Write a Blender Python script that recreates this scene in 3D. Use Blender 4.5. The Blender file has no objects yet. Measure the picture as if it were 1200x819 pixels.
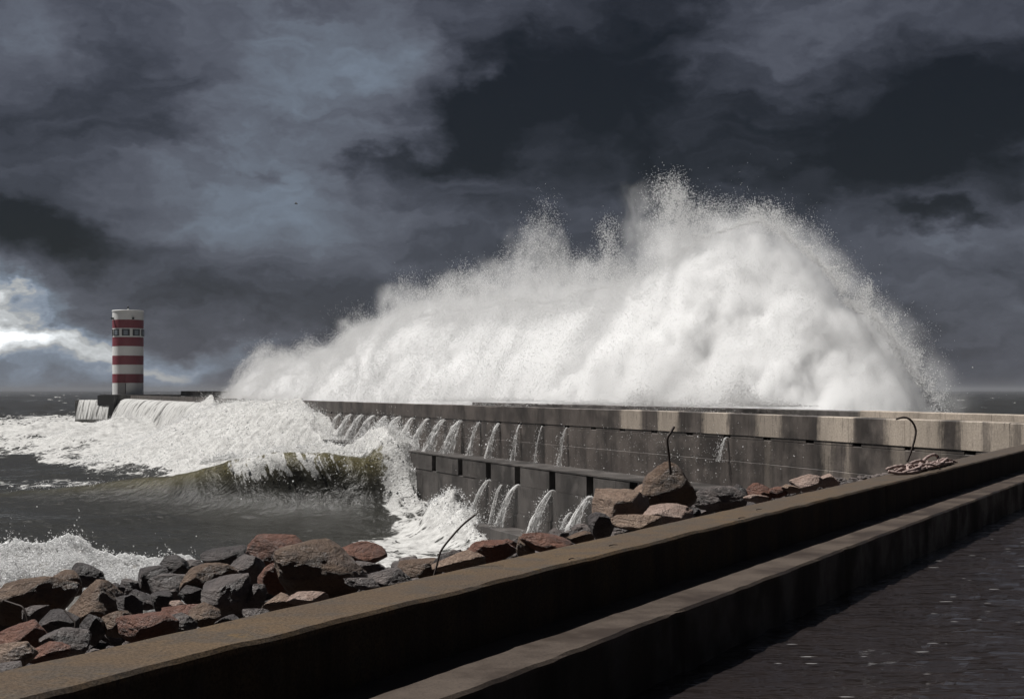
import bpy, bmesh, math, random
import numpy as np
from mathutils import Vector, Matrix
random.seed(7); RNG = np.random.default_rng(11)
C = bpy.context.scene.collection
SC = bpy.context.scene
R = math.radians
EYE = 8.4; F = 1700.0; HX = 600.0; HY = 457.0
# ------------------------------------------------------------------ helpers
def at(px, py, z):                      # photograph pixel -> point on the level z
    d = F*(EYE-z)/(py-HY); return Vector(((px-HX)/F*d, d, z))
def atd(px, py, d):                     # photograph pixel -> point at depth d
    return Vector(((px-HX)/F*d, d, EYE-(py-HY)/F*d))
_p = np.random.default_rng(3).permutation(256); PERM = np.concatenate([_p, _p, _p])
_g = np.random.default_rng(4).normal(size=(256, 3)); GR = _g/np.linalg.norm(_g, axis=1)[:, None]
def perlin(x, y, z=0.0):
    x = np.asarray(x, float); y = np.asarray(y, float); z = np.broadcast_to(np.asarray(z, float), x.shape)
    xi = np.floor(x).astype(np.int64); yi = np.floor(y).astype(np.int64); zi = np.floor(z).astype(np.int64)
    xf = x-xi; yf = y-yi; zf = z-zi
    u = xf**3*(xf*(xf*6-15)+10); v = yf**3*(yf*(yf*6-15)+10); w = zf**3*(zf*(zf*6-15)+10)
    xi &= 255; yi &= 255; zi &= 255
    def g(a, b, c):
        h = PERM[PERM[PERM[(xi+a) & 255]+((yi+b) & 255)]+((zi+c) & 255)]
        q = GR[h]; return q[..., 0]*(xf-a)+q[..., 1]*(yf-b)+q[..., 2]*(zf-c)
    def L(a, b, t): return a+t*(b-a)
    return L(L(L(g(0,0,0), g(1,0,0), u), L(g(0,1,0), g(1,1,0), u), v), L(L(g(0,0,1), g(1,0,1), u), L(g(0,1,1), g(1,1,1), u), v), w)
def fbm(x, y, z=0.0, o=4, gain=.5, lac=2.03, ridge=False):
    s = 0; a = 1.0; n = 0
    for i in range(o):
        v = perlin(x+i*17.3, y-i*9.1, np.asarray(z)+i*5.7)
        s = s+a*((1-2*np.abs(v)) if ridge else v*1.5); n += a
        x = x*lac; y = y*lac; z = np.asarray(z)*lac; a *= gain
    return s/n
def sstep(a, b, x):
    t = np.clip((x-a)/(b-a), 0, 1); return t*t*(3-2*t)
def mesh_np(name, V, Fq, mat=None, parent=None, smooth=True, attrs=None, uv=None):
    """V (n,3), Fq (m,k) index array -> linked mesh object"""
    V = np.asarray(V, np.float32); Fq = np.asarray(Fq, np.int32); k = Fq.shape[1]
    me = bpy.data.meshes.new(name)
    me.vertices.add(len(V)); me.vertices.foreach_set('co', V.ravel())
    me.loops.add(Fq.size); me.loops.foreach_set('vertex_index', Fq.ravel())
    me.polygons.add(len(Fq)); me.polygons.foreach_set('loop_start', np.arange(0, Fq.size, k, dtype=np.int32))
    me.update(calc_edges=True)
    me.polygons.foreach_set('use_smooth', np.full(len(Fq), bool(smooth)))
    for an, av in (attrs or {}).items():
        a = me.attributes.new(an, 'FLOAT', 'POINT'); a.data.foreach_set('value', np.asarray(av, np.float32).ravel())
    if uv is not None:
        l = me.uv_layers.new(name='UVMap'); l.data.foreach_set('uv', np.asarray(uv, np.float32)[Fq.ravel()].ravel())
    me.validate()
    if mat: me.materials.append(mat)
    o = bpy.data.objects.new(name, me); C.objects.link(o)
    if parent: o.parent = parent
    return o
def mesh_bm(name, bm, mat, parent=None, smooth=False):
    me = bpy.data.meshes.new(name); bm.to_mesh(me); bm.free()
    if smooth:
        for p in me.polygons: p.use_smooth = True
    me.materials.append(mat)
    o = bpy.data.objects.new(name, me); C.objects.link(o)
    if parent: o.parent = parent
    return o
def empty(name, loc=(0, 0, 0)):
    o = bpy.data.objects.new(name, None); C.objects.link(o); o.location = loc; return o
def tag(o, label=None, cat=None, group=None, kind=None):
    if label: o['label'] = label
    if cat: o['category'] = cat
    if group: o['group'] = group
    if kind: o['kind'] = kind
    return o
def grid_faces(nu, nv, close_v=False):
    i = np.arange(nu-1)[:, None]; j = np.arange(nv if close_v else nv-1)[None, :]
    j2 = (j+1) % nv
    return np.stack([i*nv+j, (i+1)*nv+j, (i+1)*nv+j2, i*nv+j2], -1).reshape(-1, 4)
# ------------------------------------------------------------------ material helper
class NT:
    def __init__(s, tree): s.t = tree; s.n = tree.nodes; s.l = tree.links
    def put(s, v, sock):
        if v is None: return
        if hasattr(v, 'links') or isinstance(v, bpy.types.NodeSocket): s.l.new(v, sock)
        elif hasattr(sock.default_value, '__len__'):
            n = len(sock.default_value); v = tuple(v); sock.default_value = v if len(v) == n else v+(1.0,)
        else: sock.default_value = v
    def node(s, typ, ins=None, **kw):
        nd = s.n.new(typ)
        for k, v in kw.items(): setattr(nd, k, v)
        for k, v in (ins or {}).items(): s.put(v, nd.inputs[k])
        return nd
    def m(s, op, a, b=0.0, c=0.0, clamp=False):
        nd = s.node('ShaderNodeMath', operation=op, use_clamp=clamp)
        s.put(a, nd.inputs[0]); s.put(b, nd.inputs[1]); s.put(c, nd.inputs[2]); return nd.outputs[0]
    def vm(s, op, a, b=(0, 0, 0), out=0):
        nd = s.node('ShaderNodeVectorMath', operation=op); s.put(a, nd.inputs[0]); s.put(b, nd.inputs[1]); return nd.outputs[out]
    def noise(s, vec, scale, detail=4, rough=.55, dist=0.0, out='Fac'):
        nd = s.node('ShaderNodeTexNoise', {'Scale': scale, 'Detail': detail, 'Roughness': rough, 'Distortion': dist}); s.put(vec, nd.inputs['Vector']); return nd.outputs[out]
    def mapr(s, v, a, b, c=0.0, d=1.0, smooth=True):
        nd = s.node('ShaderNodeMapRange', {'Value': v, 'From Min': a, 'From Max': b, 'To Min': c, 'To Max': d}, interpolation_type='SMOOTHSTEP' if smooth else 'LINEAR'); return nd.outputs[0]
    def mix(s, f, a, b, blend='MIX'):
        nd = s.node('ShaderNodeMix', data_type='RGBA', blend_type=blend)
        s.put(f, nd.inputs[0]); s.put(a, nd.inputs[6]); s.put(b, nd.inputs[7]); return nd.outputs[2]
    def scale(s, vec, xyz): return s.vm('MULTIPLY', vec, xyz)
    def ramp(s, f, stops, interp='LINEAR'):
        nd = s.node('ShaderNodeValToRGB'); cr = nd.color_ramp; cr.interpolation = interp
        while len(cr.elements) < len(stops): cr.elements.new(1.0)
        for e, (p, c) in zip(cr.elements, stops):
            e.position = p; e.color = (c, c, c, 1) if not hasattr(c, '__len__') else tuple(c)+(1,)
        s.put(f, nd.inputs[0]); return nd.outputs[0]
    def bump(s, h, strength=.5, dist=.02):
        return s.node('ShaderNodeBump', {'Height': h, 'Strength': strength, 'Distance': dist}).outputs[0]
    def attr(s, name): return s.node('ShaderNodeAttribute', attribute_name=name).outputs['Fac']
def newmat(name):
    m = bpy.data.materials.new(name); m.use_nodes = True; t = NT(m.node_tree); t.n.clear()
    t.out = t.node('ShaderNodeOutputMaterial'); return m, t
def principled(t, **kw):
    nd = t.node('ShaderNodeBsdfPrincipled')
    names = {'col': 'Base Color', 'rough': 'Roughness', 'nrm': 'Normal', 'spec': 'Specular IOR Level', 'metal': 'Metallic', 'sss': 'Subsurface Weight', 'ior': 'IOR', 'alpha': 'Alpha'}
    for k, v in kw.items(): t.put(v, nd.inputs[names[k]])
    return nd
def surf(t, nd): t.l.new(nd.outputs[0], t.out.inputs[0])
def ocoord(t): return t.node('ShaderNodeTexCoord').outputs['Object']
def plain(name, col, rough=.6, metal=0.0, amp=.25, sc=6.0):
    m, t = newmat(name); co = ocoord(t)
    n = t.noise(co, sc, 5)
    c = t.mix(n, tuple(x*(1-amp) for x in col), tuple(min(1, x*(1+amp)) for x in col))
    surf(t, principled(t, col=c, rough=rough, metal=metal)); return m
# ------------------------------------------------------------------ camera, render
cam = bpy.data.cameras.new('camera'); camo = bpy.data.objects.new('camera', cam); C.objects.link(camo)
camo.location = (0, 0, EYE); camo.rotation_euler = (R(90), 0, 0)
cam.sensor_width = 36; cam.lens = F/1200*36; cam.shift_y = (HY-409.5)/1200; cam.clip_start = .1; cam.clip_end = 60000
SC.camera = camo
SC.render.engine = 'CYCLES'; cy = SC.cycles
cy.max_bounces = 10; cy.diffuse_bounces = 3; cy.glossy_bounces = 3; cy.transmission_bounces = 4; cy.volume_bounces = 6; cy.transparent_max_bounces = 12
cy.use_denoising = True; cy.use_adaptive_sampling = True; cy.adaptive_threshold = .02; cy.caustics_reflective = False; cy.caustics_refractive = False
cy.volume_max_steps = 256
vs = SC.view_settings; vs.view_transform = 'Standard'; vs.look = 'None'; vs.gamma = 1; vs.exposure = 0.30; vs.use_curve_mapping = False
# ------------------------------------------------------------------ sun
SUN_AZ = Vector((-.94, .34, 0)).normalized(); SUN_EL = R(58)
to_sun = Vector((SUN_AZ.x*math.cos(SUN_EL), SUN_AZ.y*math.cos(SUN_EL), math.sin(SUN_EL)))
sl = bpy.data.lights.new('sun', 'SUN'); sl.energy = 5.0; sl.angle = R(.5); sl.color = (1, .975, .94)
so = bpy.data.objects.new('sun', sl); C.objects.link(so); so.rotation_euler = (-to_sun).to_track_quat('-Z', 'Y').to_euler(); so.location = (-60, 40, 90)
# ------------------------------------------------------------------ world: storm clouds over a physical sky
W = bpy.data.worlds.new('World'); SC.world = W; W.use_nodes = True
t = NT(W.node_tree); t.n.clear(); wout = t.node('ShaderNodeOutputWorld')
sky = t.node('ShaderNodeTexSky', sky_type='NISHITA', sun_disc=False, sun_elevation=SUN_EL, sun_rotation=math.atan2(SUN_AZ.x, SUN_AZ.y))
gen = t.node('ShaderNodeTexCoord').outputs['Generated']
sx = t.node('ShaderNodeSeparateXYZ', {0: gen}); X, Y, Z = sx.outputs
az = t.m('ARCTAN2', X, Y); el = t.m('ARCSINE', Z)
co = t.node('ShaderNodeCombineXYZ', {0: t.m('MULTIPLY', az, 17.0), 1: t.m('MULTIPLY', el, 17.0), 2: 0.0}).outputs[0]   # hundreds of photo pixels, origin at the horizon ahead
w1 = t.noise(t.scale(co, (.8, 1.3, 1)), .9, 5, .58, out='Color')
w2 = t.noise(t.scale(co, (1, 1.6, 1)), 3.0, 4, .6, out='Color')
cw = t.vm('ADD', co, t.scale(t.vm('SUBTRACT', w1, (.5, .5, .5)), (2.6, 1.5, 0)))
cw = t.vm('ADD', cw, t.scale(t.vm('SUBTRACT', w2, (.5, .5, .5)), (.36, .16, 0)))
fine = t.noise(t.scale(cw, (.8, 2.2, 1)), 1.2, 7, .52)
torn = t.mapr(t.noise(t.scale(cw, (1, 2.2, 1)), 1.3, 7, .6), .28, .68, .5, 1.0)
acc = None
def blob(px, py, rx, ry, amp, rot=0.0, torn=None):
    global acc
    mp = t.node('ShaderNodeMapping', {'Vector': cw, 'Location': (0, 0, 0)}, vector_type='TEXTURE')
    mp.inputs['Location'].default_value = ((px-HX)/100, (HY-py)/100, 0); mp.inputs['Rotation'].default_value = (0, 0, R(rot)); mp.inputs['Scale'].default_value = (rx/100, ry/100, 1)
    d = t.vm('DOT_PRODUCT', mp.outputs[0], mp.outputs[0], out=1)
    g = t.m('EXPONENT', t.m('MULTIPLY', d, -1.0))
    amp = amp*(1.12 if torn is None else 1)
    if torn is not None: g = t.m('MULTIPLY', g, torn)
    acc = t.m('MULTIPLY_ADD', g, amp, acc if acc is not None else .275)
for b in [(160,135,75,60,-.13),(320,150,190,120,.12),(420,60,130,60,.08),(330,260,200,50,.10),(100,283,90,26,-.17,-8),(20,270,60,40,-.10),
          (250,425,90,30,.12),(60,445,140,24,.08),
          (640,115,135,75,-.21,20),(560,150,80,40,-.08,30),(760,60,90,120,-.09),(1030,165,230,75,-.215,6),(1200,120,120,90,-.06),(900,50,120,50,.06),(1130,20,120,40,.05),
          (470,185,70,18,-.10,10),(303,190,24,12,-.08),(1085,268,50,11,-.11,-8),(1110,290,80,18,.09,12),(1150,345,140,60,.035),(560,260,160,60,-.035),(230,345,120,20,-.07,-10),(20,200,80,70,-.05),(60,60,80,50,.06)]:
    blob(*b)
blob(2, 374, 95, 42, .85, -14, torn); blob(95, 405, 110, 22, .45, -8, torn); blob(215, 420, 90, 18, .16, 0, torn)
fine2 = t.noise(t.scale(cw, (1, 2.6, 1)), .55, 5, .55)
V = t.m('ADD', acc, t.m('MULTIPLY', t.m('SUBTRACT', fine, .5), .27))
V = t.m('ADD', V, t.m('MULTIPLY', t.m('SUBTRACT', fine2, .5), .16))
V = t.m('MULTIPLY', V, t.mapr(Y, .0, .8, .55, 1.0))
V = t.m('MAXIMUM', t.m('MULTIPLY', V, .93), .085)
lin = t.m('POWER', V, 2.2)
tint = t.mix(t.mapr(V, .1, .8), (.90, .97, 1.30, 1), (1.0, 1.03, 1.06, 1))
tint = t.mix(t.mapr(V, .28, .46), tint, (.82, .99, 1.25, 1)); tint = t.mix(t.mapr(V, .50, .62), tint, (.98, 1.02, 1.05, 1))
cloud = t.node('ShaderNodeVectorMath', operation='SCALE'); t.put(tint, cloud.inputs[0]); t.put(lin, cloud.inputs['Scale'])
bg1 = t.node('ShaderNodeBackground', {'Color': sky.outputs[0], 'Strength': .05}); bg2 = t.node('ShaderNodeBackground', {'Color': cloud.outputs[0], 'Strength': 1.0})
mx = t.node('ShaderNodeMixShader', {0: .95}); t.l.new(bg1.outputs[0], mx.inputs[1]); t.l.new(bg2.outputs[0], mx.inputs[2]); t.l.new(mx.outputs[0], wout.inputs[0])
W.cycles.sampling_method = 'MANUAL'; W.cycles.sample_map_resolution = 512
# ------------------------------------------------------------------ breakwater path (front face), s grows towards the lighthouse
PATH = [(20.5,-40),(20.2,0),(19.3,20),(17.6,33),(15.4,43.6),(14.4,47.2),(9.99,61.3),(4.18,76.4),(-15.05,126),(-74,279)]
def catmull(P, n):
    P = [np.array(p, float) for p in P]; out = []
    for i in range(len(P)-1):
        a = P[max(i-1, 0)]; b = P[i]; c = P[i+1]; d = P[min(i+2, len(P)-1)]
        for k in range(n):
            u = k/n; out.append(b+(c-b)*u if i in (0, 7, 8) else .5*((2*b)+(-a+c)*u+(2*a-5*b+4*c-d)*u*u+(-a+3*b-3*c+d)*u**3))
    out.append(P[-1]); return np.array(out)
PP = catmull(PATH, 24); SS = np.concatenate([[0], np.cumsum(np.linalg.norm(np.diff(PP, axis=0), axis=1))])
TT = np.gradient(PP, axis=0); TT /= np.linalg.norm(TT, axis=1)[:, None]
def bw(s, q=0.0):                       # along the breakwater, q > 0 to the open sea, q < 0 to the camera
    s = np.asarray(s, float); x = np.interp(s, SS, PP[:, 0]); y = np.interp(s, SS, PP[:, 1])
    tx = np.interp(s, SS, TT[:, 0]); ty = np.interp(s, SS, TT[:, 1]); n = np.hypot(tx, ty); tx = tx/n; ty = ty/n
    return np.stack([x+ty*q, y-tx*q], -1)
_pxs = HX+F*PP[:, 0]/np.maximum(PP[:, 1], 1)
_ok = PP[:, 1] > 30
def s_at(px, q=0.0):                    # where a photograph column meets the wall line
    pts = bw(SS[_ok], q); c = HX+F*pts[:, 0]/pts[:, 1]; o = np.argsort(c); return float(np.interp(px, c[o], SS[_ok][o]))
def prism(name, s0, s1, q0, q1, z0, z1, mat, parent=None, step=1.0, rough=0.0):
    n = max(2, int((s1-s0)/step)+1); s = np.linspace(s0, s1, n)
    b = .03 if min(q1-q0, z1-z0) > .15 else .004
    prof = [(q0, z0), (q0, z1-b), (q0+b, z1), (q1-b, z1), (q1, z1-b), (q1, z0)]
    V = []; UV = []
    for k, (q, z) in enumerate(prof):
        dz = rough*perlin(s*1.7, s*0+k*.3+q0*3, 0.5) if (rough and k in (1, 2, 3, 4)) else 0
        dq = rough*perlin(s*2.3, s*0+9+k*.4, 1.5) if (rough and k in (1, 2)) else 0
        p = bw(s, q); nn = bw(s, q+1)-p
        V.append(np.concatenate([p+nn*np.reshape(dq*np.ones(n), (n, 1)), (z+dz*np.ones(n))[:, None]], 1)); UV.append(np.stack([s/10, np.full(n, z/10 if k < 2 else (z+q-q0)/10)], 1))
    V = np.stack(V, 1).reshape(-1, 3); UV = np.stack(UV, 1).reshape(-1, 2); m = len(prof)
    Fq = grid_faces(n, m)[:, ::-1]
    bot = np.array([[i*m+m-1, (i+1)*m+m-1, (i+1)*m, i*m] for i in range(n-1)])[:, ::-1]
    e0 = np.array([[0, 1, 4, 5], [1, 2, 3, 4]]); e1 = (e0+(n-1)*m)[:, ::-1]
    return mesh_np(name, V, np.concatenate([Fq, bot, e0, e1]), mat, parent, smooth=False, uv=UV)
# ------------------------------------------------------------------ materials
def breakwater_mat(name, dry_spans, wet=(.074, .062, .055), dry=(.48, .41, .34)):
    m, t = newmat(name); uv = t.node('ShaderNodeUVMap', uv_map='UVMap').outputs[0]
    sp = t.node('ShaderNodeSeparateXYZ', {0: uv}); u, v = sp.outputs[0], sp.outputs[1]
    streak = t.noise(t.scale(uv, (1, .10, 1)), 16, 5, .62)
    streak2 = t.noise(t.scale(uv, (1, .22, 1)), 5, 4, .6)
    blot = t.noise(uv, 6, 6, .62); grain = t.noise(uv, 130, 4, .7)
    st3 = t.noise(t.scale(uv, (1, .16, 1)), 55, 4, .65); bl3 = t.noise(uv, 45, 5, .7)
    uu = t.m('ADD', u, t.m('MULTIPLY', t.m('SUBTRACT', st3, .5), .10))
    uu = t.m('ADD', uu, t.m('MULTIPLY', t.m('SUBTRACT', bl3, .5), .05)); uu = t.m('ADD', uu, t.m('MULTIPLY', t.m('SUBTRACT', streak2, .5), .08))
    col = t.mix(t.mapr(streak2, .34, .66), tuple(c*.42 for c in wet), tuple(c*1.25 for c in wet))
    col = t.mix(t.mapr(st3, .5, .68, 0, .7), col, tuple(c*.35 for c in wet)); col = t.mix(t.mapr(streak, .60, .72, 0, .55), col, tuple(c*2.3 for c in wet))
    col = t.mix(t.mapr(blot, .45, .75), col, tuple(c*1.7 for c in wet))
    if dry_spans:
        S0, S1 = dry_spans[0][0]/10-1, dry_spans[-1][1]/10+1
        stops = [(0.0, 0.0)]
        for a, b, k in dry_spans:
            for sv, kv in ((a/10-.02, 0), (a/10+.02, k), (b/10-.02, k), (b/10+.02, 0)): stops.append(((sv-S0)/(S1-S0), kv))
        f = None
        for i in range(0, len(dry_spans), 7):
            sub = [(0.0, 0.0)]+stops[1+4*i:1+4*(i+7)]
            r = t.ramp(t.mapr(uu, S0, S1, smooth=False), sub); f = r if f is None else t.m('MAXIMUM', f, r)
        f = t.m('MULTIPLY', f, t.mapr(st3, .28, .45, .25, 1.0))
        d = t.mix(t.mapr(streak2, .3, .7), tuple(c*.72 for c in dry), dry)
        d = t.mix(t.mapr(streak, .55, .75), d, tuple(c*.5 for c in dry))
        col = t.mix(f, col, d)
    col = t.mix(t.mapr(grain, .3, .7, .0, .35), col, (.03, .027, .025, 1))
    # board and lift joints
    j = t.m('ABSOLUTE', t.m('SUBTRACT', t.m('FRACT', t.m('MULTIPLY', u, 10/5.9)), .5))
    jm = t.mapr(j, .497, .499)
    col = t.mix(t.m('MULTIPLY', jm, .7), col, (.02, .018, .017, 1))
    h = t.m('ADD', t.m('MULTIPLY', grain, .6), t.m('MULTIPLY', blot, .8))
    surf(t, principled(t, col=col, rough=t.mapr(blot, .3, .7, .35, .7), nrm=t.bump(h, .5, .03), spec=.35)); return m
pxs = lambda a, b, k=1.0, q=0: (s_at(b, q), s_at(a, q), k)
spans = sorted([pxs(728,752,.8), pxs(772,796,.9), pxs(826,853,.9), pxs(889,916,.75), pxs(962,1000,1), pxs(1040,1106,1), pxs(1128,1153,1), pxs(1160,1192,.95), pxs(1198,1290,1)])
M_PAR = breakwater_mat('breakwater_parapet_concrete', spans)
M_WALL = breakwater_mat('breakwater_wall_concrete', sorted([pxs(967,974,.5), pxs(990,995,.45), pxs(899,902,.3), pxs(1046,1062,.35), pxs(1080,1112,.3), pxs(1185,1230,.6)]))
M_BACK = breakwater_mat('breakwater_back_concrete', sorted([(s_at(1600), s_at(1009, 2), 1.0)]), wet=(.10, .09, .085))
M_BLK = breakwater_mat('ledge_block_concrete', None, wet=(.066, .059, .055))
M_FAR = breakwater_mat('far_mole_concrete', None, wet=(.17, .165, .16))
def face_shade(t, col, z0, k):               # shade painted into the colour of the upright faces, broken into streaks
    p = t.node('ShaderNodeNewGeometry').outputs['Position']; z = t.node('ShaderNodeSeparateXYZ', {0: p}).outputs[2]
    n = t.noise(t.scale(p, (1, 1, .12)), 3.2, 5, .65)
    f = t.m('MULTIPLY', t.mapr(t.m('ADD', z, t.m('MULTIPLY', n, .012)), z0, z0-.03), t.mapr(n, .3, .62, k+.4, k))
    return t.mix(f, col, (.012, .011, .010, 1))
def quay_mat():
    m, t = newmat('quay_wall_concrete'); co = ocoord(t); geo = t.node('ShaderNodeNewGeometry')
    big = t.noise(co, .55, 4, .6); mid = t.noise(co, 3.0, 6, .65); gr = t.noise(co, 55, 5, .75); fl = t.noise(co, 16, 4, .7)
    col = t.mix(t.mapr(big, .35, .65), (.125, .092, .062, 1), (.155, .108, .062, 1))
    col = t.mix(t.mapr(mid, .42, .68), col, (.10, .086, .07, 1))
    col = t.mix(t.mapr(mid, .60, .72, 0, .6), col, (.20, .125, .045, 1))
    col = t.mix(t.mapr(gr, .46, .62, 0, .75), col, (.045, .036, .028, 1))
    col = t.mix(t.mapr(gr, .30, .42, .5, 0), col, (.26, .22, .17, 1))
    col = t.mix(t.mapr(fl, .64, .70, 0, .7), col, (.04, .033, .027, 1))
    dry = t.mapr(t.node('ShaderNodeSeparateXYZ', {0: co}).outputs[1], 10, 34)      # greyer away from the lichen
    col = t.mix(t.m('MULTIPLY', dry, .6), col, (.095, .085, .076, 1))
    h = t.m('ADD', t.m('MULTIPLY', gr, .5), mid)
    surf(t, principled(t, col=face_shade(t, t.mix(1.0, col, (.72, .71, .74, 1), 'MULTIPLY'), 7.045, .36), rough=.85, nrm=t.bump(h, .6, .02), spec=.1)); return m
M_QUAY = quay_mat()
def ledge_mat():
    m, t = newmat('wet_quay_ledge_concrete'); co = ocoord(t)
    mid = t.noise(co, 1.4, 5, .6); gr = t.noise(co, 40, 5, .75)
    col = t.mix(t.mapr(mid, .35, .65), (.044, .034, .028, 1), (.080, .063, .051, 1))
    col = t.mix(t.mapr(gr, .45, .65, 0, .6), col, (.04, .033, .03, 1))
    surf(t, principled(t, col=face_shade(t, col, 6.625, .46), rough=t.mapr(mid, .35, .65, .35, .75), nrm=t.bump(gr, .4, .01), spec=.12)); return m
M_LEDGE = ledge_mat()
def rock_mat(name, c1, c2, c3):
    c1, c2, c3 = [tuple(x*m_ for x, m_ in zip(c, (1.0, .90, .86))) for c in (c1, c2, c3)]
    m, t = newmat(name); co = ocoord(t)
    a = t.noise(co, 1.6, 5, .6, .4); b = t.noise(co, 7, 6, .7); g = t.noise(co, 48, 4, .75); st = t.noise(t.scale(co, (1, 1, 5)), 2.4, 4, .6, .8)
    col = t.mix(t.mapr(a, .38, .64), c1, c2); col = t.mix(t.mapr(b, .52, .7, 0, .8), col, c3)
    col = t.mix(t.mapr(g, .5, .68, 0, .6), col, tuple(x*.3 for x in c1)); col = t.mix(t.mapr(g, .26, .4, .35, 0), col, tuple(min(.6, x*2.2) for x in c3))
    h = t.m('ADD', t.m('ADD', t.m('MULTIPLY', b, 1.2), t.m('MULTIPLY', g, .45)), st)
    surf(t, principled(t, col=col, rough=t.mapr(a, .3, .7, .32, .75), nrm=t.bump(h, 1.0, .07), spec=.4)); return m
ROCK = {'red': rock_mat('red_brown_granite', (.135, .065, .045), (.20, .095, .06), (.10, .065, .055)),
        'grey': rock_mat('grey_granite', (.10, .095, .095), (.17, .155, .15), (.07, .065, .065)),
        'brown': rock_mat('brown_granite', (.12, .085, .06), (.175, .125, .085), (.085, .065, .055)),
        'pale': rock_mat('pale_pink_granite', (.30, .235, .20), (.42, .35, .31), (.25, .165, .125)),
        'dark': rock_mat('wet_dark_granite', (.05, .048, .05), (.09, .082, .082), (.035, .033, .035)),
        'tan': rock_mat('tan_granite', (.22, .165, .125), (.30, .235, .18), (.14, .10, .08))}
def foam_mat(name='white_foam', streak=False, alpha=None, col=(.78, .775, .765), tl=.35):
    m, t = newmat(name); co = ocoord(t); n = t.noise(co, 2.0, 6, .7); n2 = t.noise(co, 9, 4, .7)
    c = t.mix(t.mapr(n, .3, .6), tuple(x*.8 for x in col), col)
    d = principled(t, col=c, rough=.7, nrm=t.bump(t.m('ADD', n, t.m('MULTIPLY', n2, .5)), .5, .12), spec=.3)
    tr = t.node('ShaderNodeBsdfTranslucent', {'Color': col})
    mx = t.node('ShaderNodeMixShader', {0: tl}); t.l.new(d.outputs[0], mx.inputs[1]); t.l.new(tr.outputs[0], mx.inputs[2])
    last = mx
    if alpha:
        uv = t.node('ShaderNodeUVMap', uv_map='UVMap').outputs[0]
        s = t.noise(t.scale(uv, alpha[0]), 1.0, 5, .65, .3)
        sv = t.node('ShaderNodeSeparateXYZ', {0: uv}).outputs[1]
        a = t.mapr(t.m('ADD', s, t.m('MULTIPLY', sv, alpha[2])), alpha[1]-.09, alpha[1]+.09)
        tp = t.node('ShaderNodeBsdfTransparent'); m2 = t.node('ShaderNodeMixShader', {0: a})
        t.l.new(tp.outputs[0], m2.inputs[1]); t.l.new(mx.outputs[0], m2.inputs[2]); last = m2
    surf(t, last); return m
M_FOAM = foam_mat(tl=.5, col=(.74, .73, .71))
M_SURF = foam_mat('shore_foam', tl=.55, col=(.93, .915, .89))
M_DROP = foam_mat('spray_droplets', col=(.96, .96, .96), tl=.5)
M_JET = foam_mat('falling_water', alpha=((16, 2.2, 1), .50, -.06))
M_FALL = foam_mat('overflow_water', alpha=((.55, .5, 1), .43, .0), col=(.66, .655, .64))
# ------------------------------------------------------------------ sea
nR1 = 980; cols = np.concatenate([np.linspace(-900, -660, 30)[:-1], np.linspace(-660, 660, 1000), np.linspace(660, 900, 30)[1:]])
rows = np.concatenate([np.geomspace(28, 420, nR1), np.geomspace(420, 14000, 250)[1:]])
DX, DY = np.meshgrid(cols/F, rows); SX = DX*DY; SY = DY.copy()
IX = HX+DX*F; IY = HY+F*EYE/SY                       # photo column / row of the flat sea there, used to lay out foam fields
far = sstep(120, 500, SY)
Zs = np.zeros_like(SX)
def wavetrain(ang, lam, amp, ph, wx, wy):
    d = np.array([math.cos(ang), math.sin(ang)]); k = 2*math.pi/lam
    return amp*(1-2*np.abs(np.sin(.5*(k*(d[0]*SX+d[1]*SY+wx)+ph)))**.8)
warpx = 6*fbm(SX/45, SY/45, .3, 3); warpy = warpx*0
lod = lambda lam: 1-sstep(lam*60, lam*160, SY)
for ang, lam, amp, ph in ((-1.35, 46, .30, .5), (-1.7, 27, .18, 2.1), (-.9, 17, .12, 1.0), (-1.5, 9.5, .07, .2), (-2.1, 6, .045, 3.3)):
    Zs += wavetrain(ang, lam, amp, ph, warpx, 0)*(1+2.6*far)*(lod(lam) if lam < 20 else 1)
Zs += 1.1*far*fbm(SX/22, SY/14, 7.0, 4)*lod(22)*(SY < 3000)
Zs += (.22*fbm(SX/3.0, SY/2.0, 1.0, 5)+.05*fbm(SX/.7, SY/.5, 2.0, 3))*lod(4)*.9
# distance to the breakwater face
pts = PP[::2]; D = np.full(SX.shape, 1e9); S_ = np.zeros_like(SX); side = np.zeros_like(SX)
near = SY < 330
ax = SX[near]; ay = SY[near]; bd = np.full(ax.shape, 1e9); bs = np.zeros(ax.shape); bsg = np.ones(ax.shape)
dp = np.concatenate([bw(np.arange(0, SS[-1], 1.5)), PP[-1:]]); dsv = np.append(np.arange(0, SS[-1], 1.5), SS[-1])
for i in range(20, len(dp)-1):
    a = dp[i]; e = dp[i+1]-a; L2 = e@e; u = np.clip(((ax-a[0])*e[0]+(ay-a[1])*e[1])/L2, 0, 1)
    rx = ax-(a[0]+u*e[0]); ry = ay-(a[1]+u*e[1]); d = np.hypot(rx, ry); mk = d < bd
    bd[mk] = d[mk]; bs[mk] = (dsv[i]+u*(dsv[i+1]-dsv[i]))[mk]; bsg[mk] = np.sign(rx*e[1]-ry*e[0])[mk]
D[near] = bd; S_[near] = bs; side[near] = bsg            # side < 0: the camera's side
front = (side < 0)
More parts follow.
